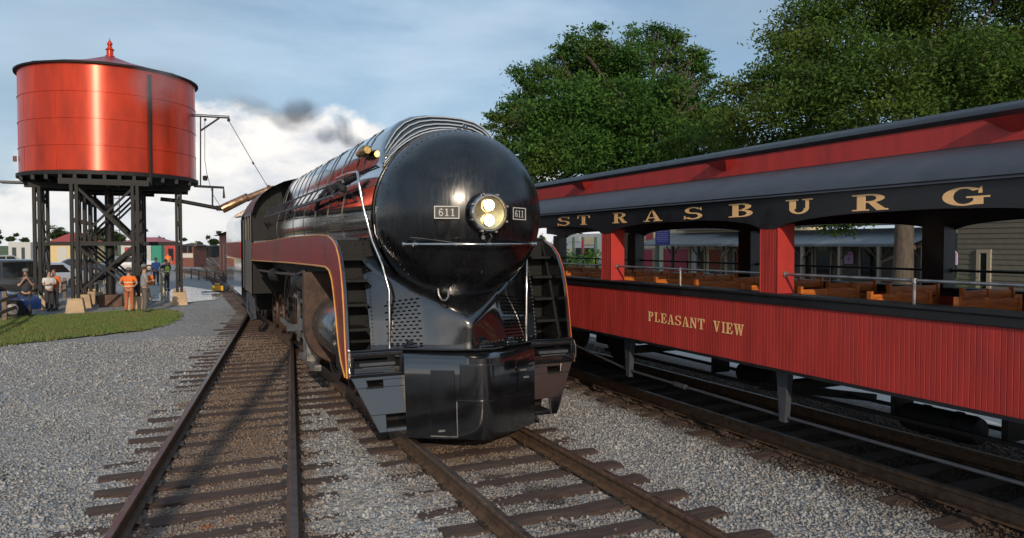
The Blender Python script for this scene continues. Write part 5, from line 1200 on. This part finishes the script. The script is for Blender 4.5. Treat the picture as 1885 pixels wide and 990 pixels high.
# ------------------------------------------------------------------ TREES
def leafmat(name, c1, c2, vs=.9):
    m = bpy.data.materials.new(name); m.use_nodes = True; t = m.node_tree; b = t.nodes['Principled BSDF']
    g = t.nodes.new('ShaderNodeNewGeometry'); n = t.nodes.new('ShaderNodeTexNoise'); n.inputs['Scale'].default_value = vs; n.inputs['Detail'].default_value = 6; t.links.new(g.outputs['Position'], n.inputs['Vector'])
    r = t.nodes.new('ShaderNodeMapRange'); r.inputs[1].default_value = .25; r.inputs[2].default_value = .75; t.links.new(n.outputs['Fac'], r.inputs[0])
    mx = t.nodes.new('ShaderNodeMix'); mx.data_type = 'RGBA'; mx.inputs[6].default_value = (*c1, 1); mx.inputs[7].default_value = (*c2, 1); t.links.new(r.outputs[0], mx.inputs[0])
    n2 = t.nodes.new('ShaderNodeTexNoise'); n2.inputs['Scale'].default_value = .42; n2.inputs['Detail'].default_value = 5; t.links.new(g.outputs['Position'], n2.inputs['Vector'])
    r2 = t.nodes.new('ShaderNodeMapRange'); r2.inputs[1].default_value = .50; r2.inputs[2].default_value = .66; r2.inputs[4].default_value = .30; t.links.new(n2.outputs['Fac'], r2.inputs[0])
    m3 = t.nodes.new('ShaderNodeMix'); m3.data_type = 'RGBA'; m3.inputs[7].default_value = (.17, .19, .035, 1); t.links.new(r2.outputs[0], m3.inputs[0]); t.links.new(mx.outputs[2], m3.inputs[6]); mx = m3
    t.links.new(mx.outputs[2], b.inputs['Base Color']); b.inputs['Roughness'].default_value = .6; b.inputs['Specular IOR Level'].default_value = .18
    tr = t.nodes.new('ShaderNodeBsdfTranslucent'); t.links.new(mx.outputs[2], tr.inputs[0]); ms = t.nodes.new('ShaderNodeMixShader'); ms.inputs[0].default_value = .3
    t.links.new(b.outputs[0], ms.inputs[1]); t.links.new(tr.outputs[0], ms.inputs[2]); t.links.new(ms.outputs[0], t.nodes['Material Output'].inputs[0]); return m
LEAF1 = leafmat('maple_leaves', (.030,.080,.017), (.085,.19,.034)); LEAF2 = leafmat('elm_leaves', (.030,.068,.014), (.10,.175,.028), 1.2); LEAF3 = leafmat('distant_leaves', (.03,.055,.02), (.06,.09,.03))
BARK = mat('bark', (.085,.066,.05), .9, var=.35, vscale=5, stretch=(3,3,.6), bump=.8, bscale=9)
def leaves(name, lobes, n, size, m, parent, flat=.7, droop=0.0):
    """lobes: (centre, radius). Leaves gather in twig clumps spread over and inside every lobe."""
    w = np.array([l[1]**2.2 for l in lobes]); w /= w.sum(); cs = []; sz = []
    for (c, r), k in zip(lobes, (w*n/44).astype(int)+2):
        d = rng.normal(size=(k,3)); d /= np.linalg.norm(d, axis=1)[:,None]
        rad = r * rng.uniform(.35, 1.0, k)**.55 * rng.uniform(.85, 1.14, k)
        cs.append(np.array(c)[None] + d*rad[:,None]*np.array([1,1,.85])); sz.append(np.full(k, min(.62, .26+r*.16)))
    cs = np.concatenate(cs); sz = np.concatenate(sz); k = len(cs); per = 44
    P = np.repeat(cs, per, 0) + rng.normal(size=(k*per,3)) * np.repeat(sz, per)[:,None] * np.array([.75,.75,.30])
    N_ = len(P); nrm = rng.normal(size=(N_,3)) + np.array([0,0,flat*1.6]); nrm /= np.linalg.norm(nrm, axis=1)[:,None]
    a = rng.normal(size=(N_,3)); a -= nrm*(a*nrm).sum(1)[:,None]; a /= np.linalg.norm(a, axis=1)[:,None]; b = np.cross(nrm, a)
    s = rng.uniform(.6, 1.25, N_)[:,None]*size
    V = np.stack([P-a*s, P+b*s*.42-a*s*.1, P+a*s, P-b*s*.42-a*s*.1], 1).reshape(-1,3)
    o = npmesh(name, V, np.arange(N_*4).reshape(-1,4), m, parent); return o
def limb(q, a, b, r0, r1, n=5, wob=.12, sides=8):
    a, b = Vector(a), Vector(b); L_ = (b-a).length; pts = []
    for i in range(n+1):
        p = a.lerp(b, i/n); 
        if 0 < i < n: p += Vector((random.uniform(-1,1), random.uniform(-1,1), random.uniform(-.4,.6)))*wob*L_/n
        pts.append(p)
    q.tube(pts, [r0+(r1-r0)*i/n for i in range(n+1)], sides); return pts
def tree(name, label, base, lobes, nleaf, lsize, m, fork, tr=.34, group=None):
    t = thing(name, label, 'tree', base, group); B = Vector(base); F = Vector(fork)
    q = M(); q.tube([B+Vector((0,0,-.1)), B+Vector((0,0,.25)), B.lerp(F,.5)+Vector((.08,.05,0)), F], [tr*1.5, tr*1.1, tr*.95, tr*.85], 14); q.build('trunk', BARK, t, smooth=True)
    q = M(); heads = random.sample(lobes, min(len(lobes), 14)); hubs = []
    for k in range(5):
        a = 2*pi*k/5; c = F + Vector((cos(a)*1.3, sin(a)*1.3, 2.2+random.uniform(-.6,1.4))); limb(q, F, c, tr*.55, tr*.3); hubs.append(c)
    for c, r in lobes:
        c = Vector(c); h_ = min(hubs+[F], key=lambda v: (v-c).length); p = limb(q, h_, c, tr*.28, .03, 5, .25, 6)
        for k in range(3): limb(q, p[3], c+Vector((random.uniform(-1,1),random.uniform(-1,1),random.uniform(-.6,1)))*r*.85, .05, .012, 3, .3, 5)
    q.build('limbs', BARK, t, smooth=True)
    leaves('crown', lobes, nleaf, lsize, m, t); return t
def L3(specs, d0):
    out = []
    for x, y, r, dd in specs:
        d = d0+dd; c = at(x, y, d); out.append((tuple(c), r/FPX*d))
    return out
d1 = 36
T1 = L3([(688,38,24,0),(712,60,34,1),(745,45,28,-1),(775,36,24,1),(800,50,20,0),(812,44,12,0),(660,58,24,1),(640,72,20,-1),(622,82,15,0),(610,70,9,0),(612,105,22,1),(640,112,30,-2),(680,98,34,-2),(725,100,38,-3),
         (770,90,34,-2),(800,85,24,1),(592,120,10,0),(585,116,7,0),(600,140,20,0),(635,155,32,-2),(680,150,36,-3),(725,150,36,-2),(770,140,36,-3),(812,125,28,0),(838,118,20,1),(830,145,24,-1),(862,150,18,0),(845,165,16,1),(612,175,22,0),(650,185,26,-1),(700,185,26,-1),(750,175,28,-1),(790,165,24,0),
         (700,70,40,3),(750,110,46,4),(690,140,46,4),(800,120,34,4),(640,130,36,4),(578,112,5,0),(828,72,9,0),(820,60,9,0),(598,100,8,0),(583,113,6,0),(606,60,8,0),(630,57,9,0),(655,38,9,0),(672,20,9,0),(700,14,9,0),(740,15,8,0),(765,12,8,0),(793,22,9,0),(826,45,8,0),(836,90,9,0),(848,104,9,0),(576,126,6,0),(590,150,9,0)], d1)
b1 = at(735,266,d1); tree('maple_tree', 'broad dark green maple standing behind the coach just right of the locomotive', (b1.x,b1.y,.3), T1, 115000, .11, LEAF1, (b1.x,b1.y,4.2), .40)
d2 = 23
T2 = L3([(935,15,34,1),(925,40,24,0),(905,62,20,0),(885,78,18,0),(865,80,12,0),(850,78,8,0),(870,100,20,1),(850,118,18,0),(835,135,20,2),(865,135,24,1),(905,105,30,-1),(940,80,36,-1),(980,40,44,0),(1000,90,42,-2),(950,125,34,0),(910,145,26,1),(990,135,32,1),
         (1040,60,46,-2),(1050,115,40,-2),(1090,20,46,1),(1100,85,46,-1),(1100,130,30,1),(1150,50,46,-2),(1160,105,42,0),(1200,20,50,1),(1210,80,50,-2),(1260,60,55,0),(1260,120,50,1),(1320,80,55,0),(1020,-20,50,1),(1100,-50,60,0),(1200,-60,60,0),(1280,-20,60,1),(960,-15,34,1),
         (1120,60,60,5),(1210,60,60,5),(960,70,44,4),(1060,170,30,1),(1000,185,26,2),(1150,180,30,2),(1200,200,30,2),(1010,225,20,2),(960,238,16,3),(940,232,14,3),(1130,225,24,2),(1175,235,24,2),(1215,232,24,2),(1090,220,20,3),(985,245,12,3),(880,165,18,2),(1060,-10,40,3)], d2)
b2 = at(1057,300,d2); tree('elm_tree', 'large spreading tree above the coach with its pale trunk seen through the window opening', (b2.x,b2.y,.3), T2, 190000, .078, LEAF2, (b2.x+.1,b2.y,4.4), .30)
# leafy bush under it and shrubs left of the trunk
def bush(label, px, y, d, r, m=LEAF2, n=2200, sz=.06):
    c = at(px, y, d); t = thing('bush', label, 'bush', (c.x,c.y,.3)); lob = [((c.x+random.uniform(-r,r)*.6, c.y+random.uniform(-r,r)*.6, .3+r*random.uniform(.5,1.1)), r*.6) for _ in range(5)]
    q = M(); 
    for l in lob: limb(q, (c.x,c.y,.28), l[0], .04, .015, 3)
    q.build('stems', BARK, t); leaves('foliage', lob, n, sz, m, t)
bush('light green shrub beside the foot of the pale tree trunk', 1118, 300, 21.5, .9)
bush('dark shrub beside the white stand near the locomotive nose', 645, 290, 30, 1.6, LEAF1, 4000, .09)
# tree line on the horizon
def far_tree(label, px, ytop, d, wpx, group='trees on the far horizon'):
    b = at(px, 266, d); r = wpx/FPX*d/2; h_ = at(px, ytop, d).z; t = thing('horizon_tree', label, 'tree', (b.x,b.y,0), group)
    lob = [((b.x+random.uniform(-.45,.45)*r, b.y+random.uniform(-.45,.45)*r, max(r*.5, h_-r*random.uniform(.75,1.3))), r*random.uniform(.55,.75)) for _ in range(7)]
    q = M(); q.tube([(b.x,b.y,-.1),(b.x,b.y,h_*.5)], .3, 7); q.build('trunk', BARK, t); leaves('crown', lob, 2600, .02*r+.22, LEAF3, t)
far_tree('round dark tree behind the red roofed shed at the far left', 69, 238, 160, 26)
far_tree('wide dark tree between the middle tower legs on the horizon', 118, 240, 170, 26)
far_tree('dark tree right of the middle legs above the pink roof', 136, 246, 175, 20)
far_tree('small round tree above the brown rail truck', 232, 259, 210, 10); far_tree('tiny bush like tree at the left edge of the horizon', 13, 254, 230, 8)
far_tree('second tiny tree right of the left edge on the horizon', 30, 255, 240, 9); far_tree('small pale tree beside the brick goods shed', 251, 257, 200, 9)
far_tree('low tree beyond the garage shed', 160, 255, 190, 14); far_tree('low tree seen between the right tower legs', 200, 258, 190, 12)
# far woods all around, one mass
lob = []
for k in range(150):
    a = 2*pi*k/150 + random.uniform(-.02,.02); d = random.uniform(620, 760); 
    if abs((a - radians(5)) % (2*pi)) < .01: continue
    lob.append(((d*sin(a), d*cos(a), random.uniform(0,5)), random.uniform(9,20)))
o = leaves('far_woods', lob, 60000, 2.2, LEAF3, None); tag(o, 'low blue green woods along the far horizon', 'woods', kind='stuff')
lob = []
for k in range(46):
    x = -70+3.2*k; lob.append(((x, -75+random.uniform(-4,4), random.uniform(1.5,4.5)), random.uniform(2.5,4.2)))
o = leaves('woods_behind', lob, 22000, .28, LEAF3, None); tag(o, 'row of dense trees across the yard behind the viewer', 'woods', kind='stuff')
# pole behind the viewer, whose shadow runs up the left track
pp = thing('utility_pole', 'tall wooden utility pole behind the viewer whose thin shadow lies along the left track', 'utility pole', (-2.84,-3.2,0))
q = M(); q.tube([(-2.84,-3.2,-.1),(-2.84,-3.2,12.5)], [.13,.09], 12); q.build('shaft', WOODG, pp, smooth=True); q = M(); q.beam((-3.6,-3.2,11.6),(-2.1,-3.2,11.6),.1,.12); q.build('crossarm', WOODG, pp)

# ------------------------------------------------------------------ SMOKE
def smoke(name, label, lobes, col, dens, nscale):
    m = bpy.data.materials.new(name); m.use_nodes = True; t = m.node_tree; t.nodes.remove(t.nodes['Principled BSDF'])
    pv = t.nodes.new('ShaderNodeVolumePrincipled'); pv.inputs['Color'].default_value = (*col, 1); pv.inputs['Anisotropy'].default_value = .2
    g = t.nodes.new('ShaderNodeTexCoord'); n = t.nodes.new('ShaderNodeTexNoise'); n.inputs['Scale'].default_value = nscale; n.inputs['Detail'].default_value = 5; n.inputs['Roughness'].default_value = .6; n.inputs['Distortion'].default_value = .6
    t.links.new(g.outputs['Object'], n.inputs['Vector'])
    r = t.nodes.new('ShaderNodeMapRange'); r.inputs[1].default_value = .30; r.inputs[2].default_value = .62; t.links.new(n.outputs['Fac'], r.inputs[0])
    ln = t.nodes.new('ShaderNodeVectorMath'); ln.operation = 'LENGTH'; t.links.new(g.outputs['Object'], ln.inputs[0])
    f = t.nodes.new('ShaderNodeMapRange'); f.interpolation_type = 'SMOOTHSTEP'; f.inputs[1].default_value = 1.0; f.inputs[2].default_value = .35; t.links.new(ln.outputs['Value'], f.inputs[0])
    mu = t.nodes.new('ShaderNodeMath'); mu.operation = 'MULTIPLY'; t.links.new(r.outputs[0], mu.inputs[0]); t.links.new(f.outputs[0], mu.inputs[1])
    m2 = t.nodes.new('ShaderNodeMath'); m2.operation = 'MULTIPLY'; m2.inputs[1].default_value = dens; t.links.new(mu.outputs[0], m2.inputs[0]); t.links.new(m2.outputs[0], pv.inputs['Density'])
    t.links.new(pv.outputs[0], t.nodes['Material Output'].inputs['Volume'])
    (c, sx, sy_, sz, rz) = lobes
    q = M(); prof = [(sin(radians(a)), -cos(radians(a))) for a in range(0, 181, 15)]; q.lathe([(max(.001, a), b) for a, b in prof], (0,0,0), 'z', 20)
    o = q.build(name, m); o.location = c; o.scale = (sx, sy_, sz); o.rotation_euler = rz; tag(o, label, 'smoke', kind='stuff'); return o
def puff(x, y, d, wpx, hpx, dep, tilt, *a):
    c = at(x, y, d); smoke('smoke', a[0], (tuple(c), wpx/FPX*d, dep, hpx/FPX*d, (0, tilt, -YAW-math.atan((600-x)/-FPX)*0)), a[1], a[2], a[3])
SG = (.62,.70,.82)
puff(353, 108, 44, 31, 20, .9, .1, 'dark grey smoke puff drifting in front of the white cloud top', SG, 2.0, 1.1)
puff(336, 120, 44, 30, 16, .8, .35, 'lower left lobe of the grey smoke in front of the white cloud', SG, 1.1, 1.2)
puff(384, 136, 44, 21, 14, .7, .0, 'small round grey smoke puff low beside the locomotive casing', SG, 1.6, 1.2)
puff(403, 131, 44, 15, 27, .7, -.3, 'upright grey smoke puff nearest the locomotive top', SG, 1.5, 1.2)
puff(418, 145, 44, 22, 11, .7, .3, 'flat grey smoke puff touching the outline of the locomotive casing', SG, 1.2, 1.2)
puff(300, 103, 44, 44, 15, .9, .35, 'thin smoke wisp trailing towards the tank', (.66,.73,.83), .7, 1.3)
puff(182, 78, 27, 40, 38, .8, .5, 'pale steam wisp hanging in front of the red tank', (.98,.98,1.0), .45, 1.7)
